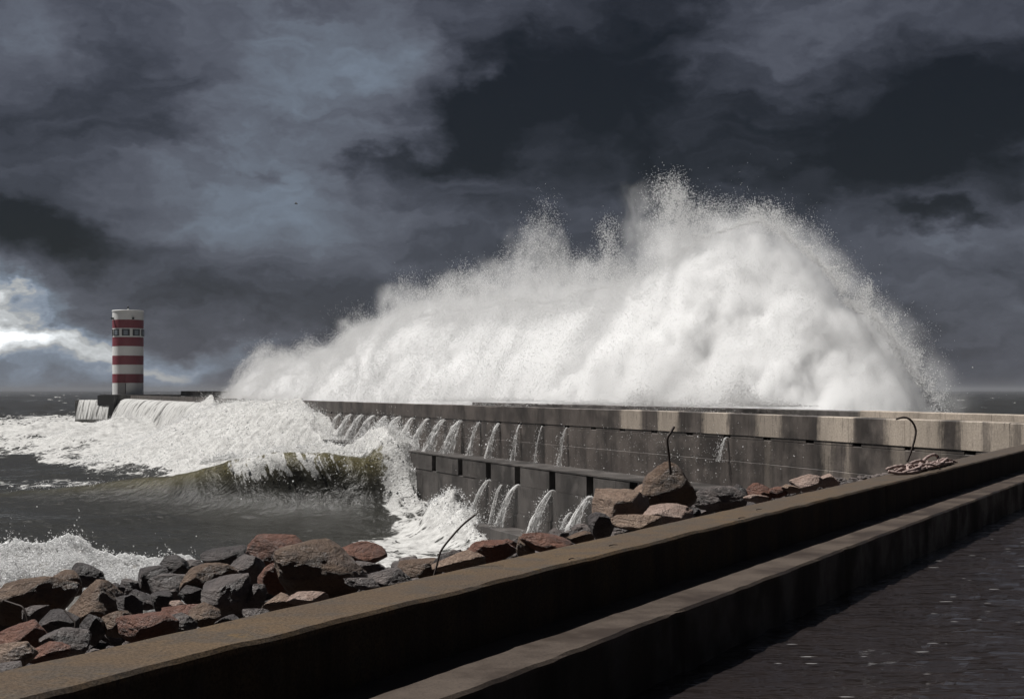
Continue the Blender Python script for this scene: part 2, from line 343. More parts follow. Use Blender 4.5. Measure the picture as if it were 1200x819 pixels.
# foam amount
foam = np.zeros_like(SX); lift = np.zeros_like(SX); rough = np.zeros_like(SX)
nz = fbm(IX/60, IY/14, .7, 5)
def region(poly, soft=1.0):
    """soft mask of a hand-drawn patch on the water, edges broken by noise"""
    x = IX+22*nz; y = IY+7*fbm(IX/35, IY/9, 3.1, 4); ins = np.zeros(SX.shape, bool); P = poly+[poly[0]]
    for (x0, y0), (x1, y1) in zip(P[:-1], P[1:]):
        c = ((y0 > y) != (y1 > y)); xi = x0+(y-y0)*(x1-x0)/(y1-y0 if y1 != y0 else 1e-6); ins ^= c & (x < xi)
    return ins
def blur(m, n=6):
    m = m.astype(float)
    for ax_ in (0, 1):
        k = n if ax_ else n*2
        c = np.cumsum(np.pad(m, [(k+1, k) if a == ax_ else (0, 0) for a in (0, 1)], mode='edge'), axis=ax_)
        m = (np.take(c, range(2*k+1, c.shape[ax_]), ax_)-np.take(c, range(0, c.shape[ax_]-2*k-1), ax_))/(2*k+1)
    return m
A1 = blur(region([(-40,492),(60,488),(130,484),(250,486),(300,500),(300,540),(250,560),(190,562),(110,560),(40,535),(-40,520)]), 8)
A2 = blur(region([(190,520),(300,505),(420,520),(480,540),(470,560),(400,556),(330,558),(250,566),(170,560)]), 8)
A3 = blur(region([(395,650),(430,606),(470,575),(520,562),(580,562),(645,650),(570,676),(470,672),(415,668)]), 9)
A4 = blur(region([(500,560),(560,552),(600,590),(640,650),(590,640),(545,610)]), 6)
A5 = blur(region([(-20,566),(60,563),(140,568),(190,572),(120,580),(20,577)]), 6)
foam = np.maximum.reduce([A1*(.58+.40*nz), A2*(.66+.35*nz), A3*(.56+.30*nz), A4*.95, A5*.40]).clip(0, 1)
# wind-blown whitecaps farther out
wc = sstep(.17, .42, fbm(SX/26, SY/24, 11.0, 5, gain=.6))*sstep(140, 260, SY)*(SY < 4000)
foam = np.maximum(foam, .72*wc)
wr = sstep(.1, .35, fbm(SX/14, SY/9, 13.0, 4))*sstep(75, 110, SY)*(1-sstep(110, 400, SY))*((side > 0))
foam = np.maximum(foam, .8*wr)
# surge piled against the breakwater towards the far end, falling away from the wall
sA, sB, sC = s_at(497, -2), s_at(468, -2), s_at(392)
Hs = np.interp(S_, [sA-2, sA+2, sB+6, sC-5, sC+2, sC+14, sC+34, sC+62, SS[-1]-14, SS[-1]], [0, 1.6, 3.5, 4.0, 6.4, 7.2, 6.9, 2.2, 1.2, 1.0])
wid = np.interp(S_, [sA, sC-3, sC+26, SS[-1]], [.7, 1.2, 10, 11])
heap = Hs*np.exp(-(np.maximum(D-2.2, 0)/wid)**1.5)*front*near
heap *= 1+.12*fbm(SX/5, SY/7, 5.0, 4)
lift += heap; foam = np.maximum(foam, sstep(.5, 1.6, heap+.7*nz)*1.0)
# foam boiling at the foot of the lower wall, and the low swells of foam on the left
def gbump(px, py, rx, ry, h):
    c = at(px, py, 0); return h*np.exp(-((SX-c.x)/rx)**2-((SY-c.y)/ry)**2)
def wbump(px, q, rx, ry, h):
    c = bw(s_at(px, -2), q); return h*np.exp(-((SX-c[0])/rx)**2-((SY-c[1])/ry)**2)
b1 = wbump(575, -3.4, 1.3, 2.2, 1.3)+wbump(552, -3.2, 1.4, 2.6, 2.2)+wbump(532, -3.0, 1.2, 2.4, 1.2)+wbump(600, -3.8, 1.3, 1.8, .7)
lift += b1*(1+.5*fbm(SX/1.5, SY/2.5, 8.0, 4)); foam = np.maximum(foam, sstep(.35, .9, b1+.35*nz))
b2 = gbump(40, 514, 9, 12, 2.0)+gbump(118, 522, 8, 11, 1.9)+gbump(10, 510, 9, 12, 1.2)+gbump(185, 522, 12, 14, 1.5)+gbump(262, 532, 5, 10, 5.6)+gbump(85, 514, 10, 14, 1.2)+gbump(225, 545, 9, 10, 1.2)
lift += b2*(1+.45*fbm(SX/5, SY/8, 9.0, 5)); foam = np.maximum(foam, sstep(.5, 1.3, b2+.5*nz))
# the breaking wave in front
cxs = np.array([-60, 40, 120, 190, 250, 300, 350, 400, 440, 480, 520]); czs = np.array([.2, .9, 1.5, 2.2, 3.1, 3.9, 4.3, 4.2, 3.8, 2.8, 1.0]); cds = np.array([118, 116, 113, 110, 107, 105, 103.5, 102.5, 102, 102, 102.])
ampw = np.interp(IX, cxs, czs); ampw = ampw*(1+.06*fbm(IX/30, IY*0+2, .4, 3)); dw = SY-np.interp(IX, cxs, cds)-1.2*fbm(SX/6, SX*0+4, .2, 3)
prof = np.where(dw < 0, np.exp(-(np.abs(dw)/4.6)**1.7), np.exp(-(dw/9.0)**1.5))-.16*np.exp(-((dw+12)/6.5)**2)
lift += ampw*prof
curl = (ampw/4.2)**1.5*np.exp(-((dw+.5)/3.4)**2)*np.clip(ampw-1.6, 0, 3)*1.15
damp = 1-.25*np.exp(-((dw+5)/8)**2)*(1-sstep(400, 480, IX))
foam *= 1-np.exp(-((dw+7)/8.0)**4)*(1-sstep(440, 476, IX+14*nz))                # clean dark face
fall = sstep(272, 292, IX+10*nz)*(1-sstep(408, 425, IX))*np.exp(-((dw+1.3)/1.5)**2)
tongue = fall*sstep(-.25, .3, .5*fbm(IX/14, dw/5+3, .5, 3)+.8*fbm(IX/4, dw/1.6+3, 2.5, 4)+.25*np.exp(-((IX-315)/35)**2)-.12*(IX > 350))
lipf = sstep(240, 290, IX)*(1-sstep(400, 440, IX))*np.exp(-((dw-.6)/.9)**2)*.6
foam = np.maximum.reduce([foam, tongue*.95, lipf])
foam = np.maximum(foam, np.exp(-((SX+12.5)/8)**2-((SY-41.5)/6)**2)*(.95+.35*nz))
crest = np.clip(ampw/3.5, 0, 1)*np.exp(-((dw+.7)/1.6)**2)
chop = fbm(SX/1.1, SY/1.6, 21.0, 5, ridge=True)-.3
boil = fbm(SX/2.4, SY/3.6, 22.0, 5, gain=.6)
farb = fbm(SX/6.5, SY/10, 31.0, 5, gain=.6, ridge=True)-.35
ZZ = Zs*damp+lift+foam*.6*farb*sstep(110, 170, SY)*(SY < 700)+foam*sstep(.2, .9, foam)*(.46*boil+.13*chop)*(1-.5*sstep(150, 400, SY))
ZZ = np.where(front & near & (D < 2.4) & (Hs < 1.5), np.minimum(ZZ, 1.0), ZZ)
PXs = SX-.25*curl; PYs = SY-curl
tha = math.atan(885/F); sth, cth = math.sin(tha), math.cos(tha)
Pn = -SX*cth+SY*sth                                          # distance out from the quay wall line
V = np.stack([PXs, PYs, ZZ], -1).reshape(-1, 3); Fq = grid_faces(*SX.shape)[:, ::-1]
keep = (Pn > 9.5) | (SY > 75) | (side > 0)
keep &= ~((side > 0) & (SX > 14) & (SY < 44))
kf = keep.reshape(-1)[Fq].all(1)
def sea_mat():
    m, t = newmat('stormy_sea_water'); geo = t.node('ShaderNodeNewGeometry').outputs['Position']
    f = t.attr('foam'); cr = t.attr('crest')
    warp = t.vm('ADD', geo, t.scale(t.vm('SUBTRACT', t.noise(geo, .5, 3, .6, out='Color'), (.5, .5, .5)), (2.2, 2.2, .5)))
    vo = t.node('ShaderNodeTexVoronoi', {'Vector': t.scale(warp, (1, .75, .6)), 'Scale': .75}, feature='DISTANCE_TO_EDGE').outputs['Distance']
    vo2 = t.node('ShaderNodeTexVoronoi', {'Vector': t.scale(warp, (1, .7, .6)), 'Scale': 2.1}, feature='DISTANCE_TO_EDGE').outputs['Distance']
    lace = t.m('SUBTRACT', 1.0, t.m('MULTIPLY', t.m('MINIMUM', t.m('MULTIPLY', vo, 1.5), t.m('ADD', vo2, .15)), 2.0), clamp=True)
    n = t.noise(geo, 1.3, 6, .68, .3); n2 = t.noise(geo, .22, 4, .6)
    pat = t.m('ADD', t.m('MULTIPLY', lace, .55), t.m('MULTIPLY', n, .55)); pat = t.m('ADD', pat, t.m('MULTIPLY', t.m('SUBTRACT', n2, .5), 1.3))
    v = t.m('ADD', f, t.m('SUBTRACT', pat, 1.0))
    v = t.m('MULTIPLY', v, 1.0); fm = t.mapr(v, -.04, .20); fm = t.m('MULTIPLY', fm, t.mapr(f, .02, .2))
    wcol = t.mix(cr, (.027, .0265, .023, 1), (.085, .074, .034, 1))  # olive crest: light showing through thin water, put into the base colour
    fcol = t.mix(t.mapr(n, .3, .65), (.33, .325, .315, 1), (.56, .555, .54, 1))
    rip = t.noise(t.scale(geo, (1, .7, 1)), 2.6, 6, .62, .4); rip2 = t.noise(geo, 9, 3, .6)
    rip3 = t.noise(t.scale(geo, (.6, 1, 1)), .35, 5, .6, .5)
    h = t.m('ADD', t.m('ADD', rip, t.m('MULTIPLY', rip2, .3)), t.m('MULTIPLY', rip3, 3.0))
    wat = principled(t, col=wcol, rough=.24, spec=.28, ior=1.33, nrm=t.bump(h, .6, .24), sss=0.0)
    fo = principled(t, col=fcol, rough=.85, spec=.2, nrm=t.bump(t.m('ADD', n, t.m('MULTIPLY', rip2, .6)), .7, .25))
    mx = t.node('ShaderNodeMixShader', {0: fm}); t.l.new(wat.outputs[0], mx.inputs[1]); t.l.new(fo.outputs[0], mx.inputs[2])
    surf(t, mx); return m
sea = mesh_np('sea', V, Fq[kf], sea_mat(), attrs={'foam': foam, 'crest': crest}); tag(sea, kind='structure')
# droplets ----------------------------------------------------------
def droplets(name, P, size, mat, parent=None):
    n = len(P); base = np.array([[0, 0, 1.2], [.95, 0, -.4], [-.5, .85, -.4], [-.5, -.85, -.4]])
    a = RNG.uniform(0, 6.28, n); b = RNG.uniform(0, 6.28, n); ca, sa, cb, sb = np.cos(a), np.sin(a), np.cos(b), np.sin(b)
    v = np.repeat(base[None], n, 0); x = v[..., 0]*ca[:, None]-v[..., 1]*sa[:, None]; y = v[..., 0]*sa[:, None]+v[..., 1]*ca[:, None]; z = v[..., 2]
    y2 = y*cb[:, None]-z*sb[:, None]; z2 = y*sb[:, None]+z*cb[:, None]
    V = P[:, None]+np.stack([x, y2, z2], -1)*np.asarray(size)[:, None, None]
    T = np.array([[0, 1, 2], [0, 2, 3], [0, 3, 1], [1, 3, 2]]); Fq = (np.arange(n)*4)[:, None, None]+T[None]
    o = mesh_np(name, V.reshape(-1, 3), Fq.reshape(-1, 3), mat, parent, smooth=True); o['kind'] = 'stuff'; return o
w_ = (foam*sstep(.4, 1.5, lift)*(SY < 235)*(SY > 60)*(PXs < 4)).ravel(); ci = RNG.choice(w_.size, 90000, p=w_/w_.sum())
fp = V[ci]+np.stack([RNG.normal(0, .25, 90000), RNG.normal(0, .4, 90000), RNG.exponential(.20, 90000)*(.5+1.2*sstep(3, 7, V[ci, 2]))], -1)
fs = droplets('foam_spray', fp, RNG.lognormal(-3.7, .5, 90000), M_DROP); tag(fs, 'white spray thrown up over the boiling foam below the breakwater', 'spray', kind='stuff')
# ------------------------------------------------------------------ the great splash behind the breakwater
A0 = bw(s_at(1118)); A1_ = bw(s_at(397)); tdir = (A1_-A0)/np.linalg.norm(A1_-A0); ndir = np.array([tdir[1], -tdir[0]])
ndir = ndir if ndir@np.array([.93, .36]) > 0 else -ndir
QC = 9.0
def shift(s): return np.clip((s-SHIFT0)/14, 0, 1)*2.5       # towards the lighthouse the burst has spilled over the wall
ORG = np.array([*(A0+ndir*QC), 0.0])
def loc2w(s, q, z): return np.stack([ORG[0]+tdir[0]*s+ndir[0]*q, ORG[1]+tdir[1]*s+ndir[1]*q, z+0*s], -1)
def px2sz(px, py, q=0.0):               # photograph pixel on the splash's own upright plane
    px = np.asarray(px, float); py = np.asarray(py, float); r = (px-HX)/F; o = (ORG[0]+ndir[0]*q, ORG[1]+ndir[1]*q)
    # r*Y = ox + tx*s ; Y = oy + ty*s
    s = (o[0]-r*o[1])/(r*tdir[1]-tdir[0]); Yd = o[1]+tdir[1]*s
    return s, EYE-(py-HY)/F*Yd
OUT = np.array([(300,462),(306,436),(325,420),(345,418),(365,428),(400,408),(430,392),(460,376),(490,360),(520,352),(560,352),(600,340),(640,344),(680,332),(705,324),(728,328),(746,340),(760,332),(780,300),(800,282),(830,264),(860,254),(890,246),(920,266),(950,288),(975,312),(995,346),(1020,360),(1040,384),(1055,408),(1075,434),(1088,455),(1102,475)])
os_, oz_ = px2sz(OUT[:, 0], OUT[:, 1]); o_ = np.argsort(os_); os_ = os_[o_]; oz_ = oz_[o_]
S0, S1 = os_[0]-2.0, os_[-1]+2.5; HM = oz_.max()
def Hprof(s): return np.interp(s, os_, oz_, left=-2.0, right=4.0)
DQ = 7.5
SHIFT0 = float(px2sz(415, 460)[0])
PLM = [(776,212,13),(792,212,10),(815,236,12),(634,262,16),(712,262,9),(598,300,20),(547,314,16),(475,330,12),(518,332,12),(893,238,9),(1016,336,5),(668,305,22),(345,405,10),(425,372,16)]
def Hveil(s):
    ks = np.asarray(s, float); h = Hprof(ks).copy()
    for px, py, w in PLM:
        a, z = px2sz(px, py); b, _ = px2sz(px+w, py); h = np.maximum(h, z*np.exp(-(np.abs(ks-a)/(abs(b-a)*1.25))**2.2))
    return h
def mist_mat():
    m, t = newmat('spray_mist_volume'); co = ocoord(t)
    sp = t.node('ShaderNodeSeparateXYZ', {0: co}); s, q, z = sp.outputs
    fc = t.node('ShaderNodeFloatCurve'); cv = fc.mapping.curves[0]
    ks = np.linspace(S0, S1, 44); hv = Hprof(ks)/20.0
    cv.points[0].location = (0, hv[0]); cv.points[1].location = (1, hv[-1])
    for k, h in zip(ks[1:-1], hv[1:-1]): cv.points.new((k-S0)/(S1-S0), h)
    fc.mapping.update(); t.put(t.mapr(s, S0, S1, smooth=False), fc.inputs['Value'])
    H = t.m('MULTIPLY', fc.outputs[0], 20.0)
    fv = t.node('ShaderNodeFloatCurve'); cv = fv.mapping.curves[0]; ks = np.linspace(S0, S1, 150); hv = Hveil(ks)/20.0
    cv.points[0].location = (0, hv[0]); cv.points[1].location = (1, hv[-1])
    for k, h in zip(ks[1:-1], hv[1:-1]): cv.points.new((k-S0)/(S1-S0), h)
    fv.mapping.update(); t.put(t.mapr(s, S0, S1, smooth=False), fv.inputs['Value']); HV = t.m('MULTIPLY', fv.outputs[0], 20.0)
    q = t.m('ADD', t.m('MULTIPLY', q, -1.0), t.m('MULTIPLY', t.mapr(s, SHIFT0, SHIFT0+14, smooth=False), 2.5))
    dome = t.m('SUBTRACT', 1.0, t.m('MULTIPLY', t.m('POWER', t.m('ABSOLUTE', t.m('DIVIDE', q, DQ)), 2.0), .55))
    n1 = t.noise(t.scale(co, (1, 1, .8)), .23, 4, .6, .3); n2 = t.noise(t.scale(co, (1, 1, .75)), .75, 6, .68, .4)
    d = t.m('SUBTRACT', t.m('SUBTRACT', t.m('MULTIPLY', H, dome), z), .7)
    d = t.m('ADD', d, t.m('MULTIPLY', t.m('SUBTRACT', n1, .58), 6.0)); d = t.m('ADD', d, t.m('MULTIPLY', t.m('SUBTRACT', n2, .55), 4.0))
    s = t.m('ADD', s, t.m('MULTIPLY', t.m('SUBTRACT', n1, .5), 9.0)); ed = t.m('MINIMUM', t.mapr(s, S0, S0+3), t.mapr(s, S1-13, S1-40)); ed = t.m('MINIMUM', ed, t.m('MINIMUM', t.mapr(q, -DQ+.8, -DQ+2.6), t.mapr(q, 3.4, 1.2)))
    rho = t.m('MULTIPLY', t.mapr(d, .0, 2.0), ed)
    rho = t.m('MULTIPLY', rho, t.mapr(n2, .30, .68, .25, 1.35)); rho = t.m('MULTIPLY', rho, t.mapr(n1, .3, .62, .3, 1.2))
    rho = t.m('MULTIPLY', rho, 2.2)
    dv = t.m('ADD', t.m('SUBTRACT', t.m('ADD', HV, .5), z), t.m('MULTIPLY', t.m('SUBTRACT', n2, .5), 2.2))
    vl = t.m('MULTIPLY', t.m('MULTIPLY', t.mapr(dv, .1, 1.6), t.mapr(n2, .36, .62)), t.m('MULTIPLY', t.mapr(t.m('ABSOLUTE', q), 3.2, 1.5), ed))
    rho = t.m('MAXIMUM', rho, t.m('MULTIPLY', vl, .34))
    pv = t.node('ShaderNodeVolumeScatter', {'Color': (.988, .986, .982, 1), 'Density': rho, 'Anisotropy': .15})
    t.l.new(pv.outputs[0], t.out.inputs['Volume']); m.cycles.volume_step_rate = .07; return m
splash = empty('wave_splash', tuple(ORG)); splash.rotation_euler = (0, 0, math.atan2(tdir[1], tdir[0]))
tag(splash, 'huge white burst of spray exploding above the breakwater', 'splash')
hs = np.linspace(S0, S1, 260); ha = np.linspace(0, math.pi, 40); GA, GS = np.meshgrid(ha, hs)
hq = np.where(np.cos(GA) > 0, 3.6, DQ)*np.cos(GA); hz = (np.maximum(Hprof(GS)+1.6, Hveil(GS)+1.2))*np.sin(GA)**.55
mu = .45*fbm(GS*.6, hq*.6, hz*.6, 3); hz = np.maximum(hz*(1+.05*mu)+mu*np.sin(GA), .05); hz[:, 0] = hz[:, -1] = .0
hv = np.stack([GS, shift(GS)-hq, hz], -1).reshape(-1, 3); hf = grid_faces(260, 40)
botf = np.array([[i*40, (i+1)*40, (i+1)*40+39, i*40+39] for i in range(259)])
me_all = np.concatenate([hf, botf[:, ::-1]])
hull = mesh_np('mist', hv, me_all, mist_mat(), splash)
bm = bmesh.new(); bm.from_mesh(hull.data); bmesh.ops.holes_fill(bm, edges=[e for e in bm.edges if e.is_boundary], sides=0); bmesh.ops.recalc_face_normals(bm, faces=bm.faces); bm.to_mesh(hull.data); bm.free()
# flying drops: a torn fringe along the crown, and separate jets of drops shooting up
DP = []; DS = []
def addpx(px, py, q, sz):
    s, z = px2sz(px, py, q)
    DP.append(np.stack([s, shift(s)-q, z], -1)); DS.append(sz)
n = 150000; k = RNG.integers(0, len(OUT)-1, n); u = RNG.random(n)
px = OUT[k, 0]+(OUT[k+1, 0]-OUT[k, 0])*u; py = OUT[k, 1]+(OUT[k+1, 1]-OUT[k, 1])*u
tear = np.clip(fbm(px/16, px*0+.5, .3, 4)+.30, 0, 1.2); r = RNG.exponential(1.0, n)
py = py+13-r*9.5*tear*np.where(px < 760, 1.35, .9); px = px+RNG.normal(0, 3, n)-r*1.5*np.where(px > 900, -2.6, .6)
kp = perlin(px/9, py/11, .2)+.5*perlin(px/2.0, py/2.6, 4.2) > RNG.normal(-.12, .2, n)
addpx(px[kp], py[kp], RNG.normal(-1.0, 1.6, kp.sum()), RNG.lognormal(-4.3, .6, kp.sum()))
def plume(x0, y0, x1, y1, w0, w1, n, sz=-3.85):
    n = int(n*3.2); w0 *= .85; w1 *= .95; sz -= .35
    u = RNG.random(n)**.75; c = RNG.normal(0, 1, n); w = w0+(w1-w0)*u
    px = x0+(x1-x0)*u+c*w; py = y0+(y1-y0)*u*(1+.10*RNG.normal(0, 1, n))+RNG.normal(0, 5, n)
    kp = .6*perlin(px/7+3, py/12, .7)+.5*perlin(px/2.0, py/3, 2.2)+.10-.15*u > RNG.normal(0, .25, n)
    m_ = int(kp.sum()); addpx(px[kp], py[kp], RNG.normal(-1, 1.2, m_), RNG.lognormal(sz, .45, m_))
for a in [(800,300,776,216,20,11,6500),(806,290,792,214,16,9,4200),(815,280,822,238,12,6,1500),(640,350,634,256,26,10,5200),(650,340,640,236,16,7,900),(722,330,710,262,10,7,2300),(700,330,716,270,12,7,900),
          (600,345,598,298,22,10,2200),(550,355,545,312,18,9,2200),(572,345,566,318,14,7,1300),(480,372,474,326,14,8,1800),(500,360,520,330,14,8,900),(430,392,418,360,16,9,1200),(890,250,890,240,14,8,900),(905,262,912,246,8,5,500),
          (1010,360,1018,334,8,4,700),(1042,390,1046,372,7,4,300),(1070,430,1078,412,6,4,250),(665,345,668,300,22,12,2200),(620,345,615,275,14,7,900),(325,424,330,408,14,6,500)]:
    plume(*a)
# the torn outer skin of the burst: drops packed round the mist
n = 2100000; ss = S0+.5+(S1-27-S0)*RNG.random(n); qq = RNG.uniform(-DQ, 1.5, n); base = Hprof(ss)*(1-.55*(qq/DQ)**2); zz = base+RNG.normal(-.3, 1.7, n)
k = zz > 6.8; ss, qq, zz, base = ss[k], qq[k], zz[k], base[k]
d = base-zz+4.4*fbm(ss/4.6, qq/4.6, zz/5.0, 3)+1.5*fbm(ss/.95, qq/.95, zz/1.5, 4, gain=.65)
k = RNG.random(len(d)) < np.where(d > 0, np.exp(-(d/.75)**2), np.exp(d/.42)); ss, qq, zz = ss[k], qq[k], zz[k]
DP.append(np.stack([ss, shift(ss)-qq, zz], -1)); DS.append(np.minimum(RNG.lognormal(-4.35, .5, k.sum()), .026)*np.clip((ORG[1]+tdir[1]*ss)/85, .6, 1.6))
# low bursts of drops along the wall top
for cx, cy_, w, h, n in ((757,474,28,18,2600),(868,474,26,26,3000),(905,476,34,8,2200),(690,474,60,5,2200),(560,470,90,5,2500),(800,476,60,6,1500)):
    px = cx+RNG.normal(0, w*.5, n); py = cy_-np.abs(RNG.normal(0, h*.5, n))*np.exp(-((px-cx)/w)**2); addpx(px, py, RNG.normal(-6.6, .4, n), RNG.lognormal(-3.8, .4, n))
droplets('droplets', np.concatenate(DP), np.minimum(np.concatenate(DS), .034), M_DROP, splash)
# ------------------------------------------------------------------ breakwater
BW = empty('breakwater', (*bw(s_at(700)), 0)); inv = Matrix.Translation(-Vector(BW.location))
tag(BW, 'long stained concrete breakwater with drain holes and a lower block ledge', 'breakwater')
def own(o, root):
    o.parent = root; o.matrix_parent_inverse = Matrix.Translation(-Vector(root.location)); return o
sE = SS[-1]-6; sDR = s_at(693)-.31
par_end = s_at(386)
prism('wall', 6, sE, .012, 2.0, -2, 6.33, M_WALL, step=1.0); own(C.objects[-1] if False else bpy.data.objects['wall'], BW)
def part(name, *a, **k): return own(prism(name, *a, **k), BW)
part('wall_course', 6, sE, -.03, .5, 4.0, 5.36, M_WALL, rough=.01)
part('wall_course', 6, sE, -.012, .5, 5.375, 6.33, M_WALL, rough=.01)
s = 8.0
while s < sE:
    e = min(s+5.9, sE); part('parapet_slab', s, e-.015, -.05, .55, 6.47, 7.4+random.uniform(-.012, .012), M_PAR, step=.5, rough=.018); s = e
part('deck', 6, sE, .55, 2.4, 6.33, 7.28, M_WALL)
part('back_parapet', s_at(1600), s_at(1009, 2), 1.95, 2.5, 7.0, 7.60, M_BACK, rough=.02, step=.5); part('back_parapet', s_at(1009, 2)+.02, s_at(553, 2), 2.02, 2.6, 7.0, 7.57, M_BACK, rough=.02, step=.5)
# drains: pier blocks with open slots between them
drains = [sDR+3.5*k for k in range(-14, 24)]
drains = [d for d in drains if 20 < d < sE-1]
edges = [8.0]
for d in drains: edges += [d-.31, d+.31]
edges.append(sE)
for a, b in zip(edges[::2], edges[1::2]):
    if b-a > .05: part('drain_pier', a, b, -.015, .5, 6.33, 6.47, M_WALL, step=2)
# ledge
slots = [s_at(x, -2) for x in (743, 692, 648, 607, 573, 540, 509)]; L_ = slots[1]-slots[0]
slots = [slots[0]-6.3*k for k in range(5, 0, -1)]+slots+[slots[-1]+6.3*k for k in range(1, 20)]
part('ledge_core', 20, sE, -.95, -.032, -2, 4.10, M_BLK); part('ledge_foot', 20, sE, -2.0, -.96, -2, 3.1, M_BLK)
part('foot_course', s_at(900, -2), s_at(560, -2), -2.05, -2.0, 1.55, 3.09, M_BLK); part('foot_course', s_at(900, -2), s_at(560, -2), -2.09, -2.0, -1, 1.53, M_BLK)
part('toe', s_at(760, -2), s_at(585, -2), -3.6, -2.1, -1, .75, M_BLK, rough=.03)
part('ledge_cap', 20, sE, -2.06, -.036, 4.15, 4.225, M_BLK, rough=.02, step=.6)
for a, b in zip(slots[:-1], slots[1:]):
    if b < sE: part('ledge_block', a+.42, b-.42, -2.03, -.04, 3.11, 4.14, M_BLK, step=.8, rough=.02)
# ------------------------------------------------------------------ water pouring out of the drains
ORD = ['first', 'second', 'third', 'fourth', 'fifth', 'sixth', 'seventh', 'eighth', 'ninth', 'tenth', 'eleventh', 'twelfth', 'thirteenth', 'fourteenth', 'fifteenth', 'sixteenth', 'seventeenth', 'eighteenth', 'nineteenth', 'twentieth']
def jet(name, s, q0, z0, q1, z1, w, label, group, drift=0.0, seed=0):
    n, m_ = 44, 28; u = np.linspace(0, 1, n); qq = q0+(q1-q0)*u; zz = z0+(z1-z0)*u**1.75
    rad = w*(.5+.30*u+.35*u**3); a = np.linspace(0, 2*math.pi, m_, endpoint=False)
    U, A = np.meshgrid(u, a, indexing='ij'); dis = 1+.95*fbm(np.cos(A)*1.8+seed*7.1, np.sin(A)*1.6, U*4.0, 4)+(.1+.5*U)*perlin(np.cos(A)*5+seed, np.sin(A)*5, U*9)
    rr = rad[:, None]*dis; along = np.cos(A)*rr+drift*U; up = np.sin(A)*rr*(.30+.6*U)
    pl = bw((s+along).ravel(), 0).reshape(n, m_, 2); nn = bw((s+along).ravel(), 1).reshape(n, m_, 2)-pl
    tq = (qq[:, None]+up*-.8); P = pl+nn*tq[..., None]; Z_ = zz[:, None]+up*.5*(1-U)
    V = np.concatenate([P, Z_[..., None]], -1).reshape(-1, 3); uv = np.stack([A/6.28+seed*.37, U*1.0], -1).reshape(-1, 2)
    # loose drops round the stream
    k = int(420*w/.3); uu = RNG.random(k)**.5; dr = np.stack([s+RNG.normal(0, w*.8, k)+drift*uu, q0+(q1-q0)*uu+RNG.normal(0, .22, k), z0+(z1-z0)*uu**1.75+RNG.normal(0, .12, k)], -1)
    org = Vector((*bw(s, q0), z0))
    o = mesh_np(name, V-np.array(org), grid_faces(n, m_, True), M_JET, uv=uv); o.location = org
    dpos = np.concatenate([bw(dr[:, 0], 0)+(bw(dr[:, 0], 1)-bw(dr[:, 0], 0))*dr[:, 1:2], np.maximum(dr[:, 2:3], z1)], 1)-np.array(org)
    droplets('drops', dpos, RNG.lognormal(-4.0, .45, k), M_DROP, o)
    tag(o, label, 'water jet', group); return o
vis = [(d, HX+F*bw(d)[0]/bw(d)[1]) for d in drains]; vis = sorted([v for v in vis if 392 < v[1] < 665], key=lambda v: v[1])
for i, (d, x) in enumerate(vis):
    if x < 545: jet('water_jet', d, -.02, 6.38, -1.2+random.uniform(-.25, .2), 4.2, .46*random.uniform(.75, 1.3), f'thick white jet from the {ORD[i]} upper drain hole from the left', 'jets from the upper drain holes', .25, i)
    elif x < 600: jet('water_jet', d, -.02, 6.36, -.75, 4.2, .24*random.uniform(.7, 1.4), f'narrow white jet from the {ORD[i]} upper drain hole from the left', 'jets from the upper drain holes', .1, i)
    else: jet('water_jet', d, -.02, 6.36, -.5, 4.2, .13*random.uniform(.6, 1.4), f'thin broken trickle from the {ORD[i]} upper drain hole from the left', 'jets from the upper drain holes', .05, i)
dd = min(drains, key=lambda d: abs(HX+F*bw(d)[0]/bw(d)[1]-868)); jet('water_jet', dd, -.03, 6.36, -.45, 5.3, .10, 'small lone trickle from a drain hole in the dark wall above the boulders', 'jets from the upper drain holes', 0, 40)
for i, (x, w, nm) in enumerate(((573,.30,'ragged white jet falling from the ledge slot beside the foam heap'),(607,.34,'white jet falling from the ledge slot second nearest the foam heap'),(648,.42,'tall white jet falling from the middle ledge slot'),(692,.46,'broad white jet falling from the ledge slot nearest the boulders'))):
    jet('ledge_jet', s_at(x, -2), -1.9, 3.14, -3.0, .3, w, nm, 'jets from the ledge slots', .9, 50+i)
jet('ledge_jet', s_at(672, -2), -2.1, 2.2, -2.7, .3, .20, 'thin broken splash low on the ledge wall between two jets', 'jets from the ledge slots', .6, 57)
jet('ledge_jet', s_at(590, -2), -2.1, 3.0, -2.7, .4, .20, 'thin broken curtain of drops beside the foam heap below the ledge', 'jets from the ledge slots', .4, 58)
# drops hanging in front of the wall
n = 2600; px = RNG.normal(760, 75, n); py = RNG.normal(530, 26, n); k = (py > 495) & (py < 565); P = np.array([atd(a, b, bw(s_at(a))[1]-RNG.uniform(.6, 4)) for a, b in zip(px[k][:900], py[k][:900])])
ws = droplets('wall_spray', P, RNG.lognormal(-4.6, .5, len(P)), M_DROP); tag(ws, 'fine white drops flying in front of the dark breakwater wall', 'spray', kind='stuff')
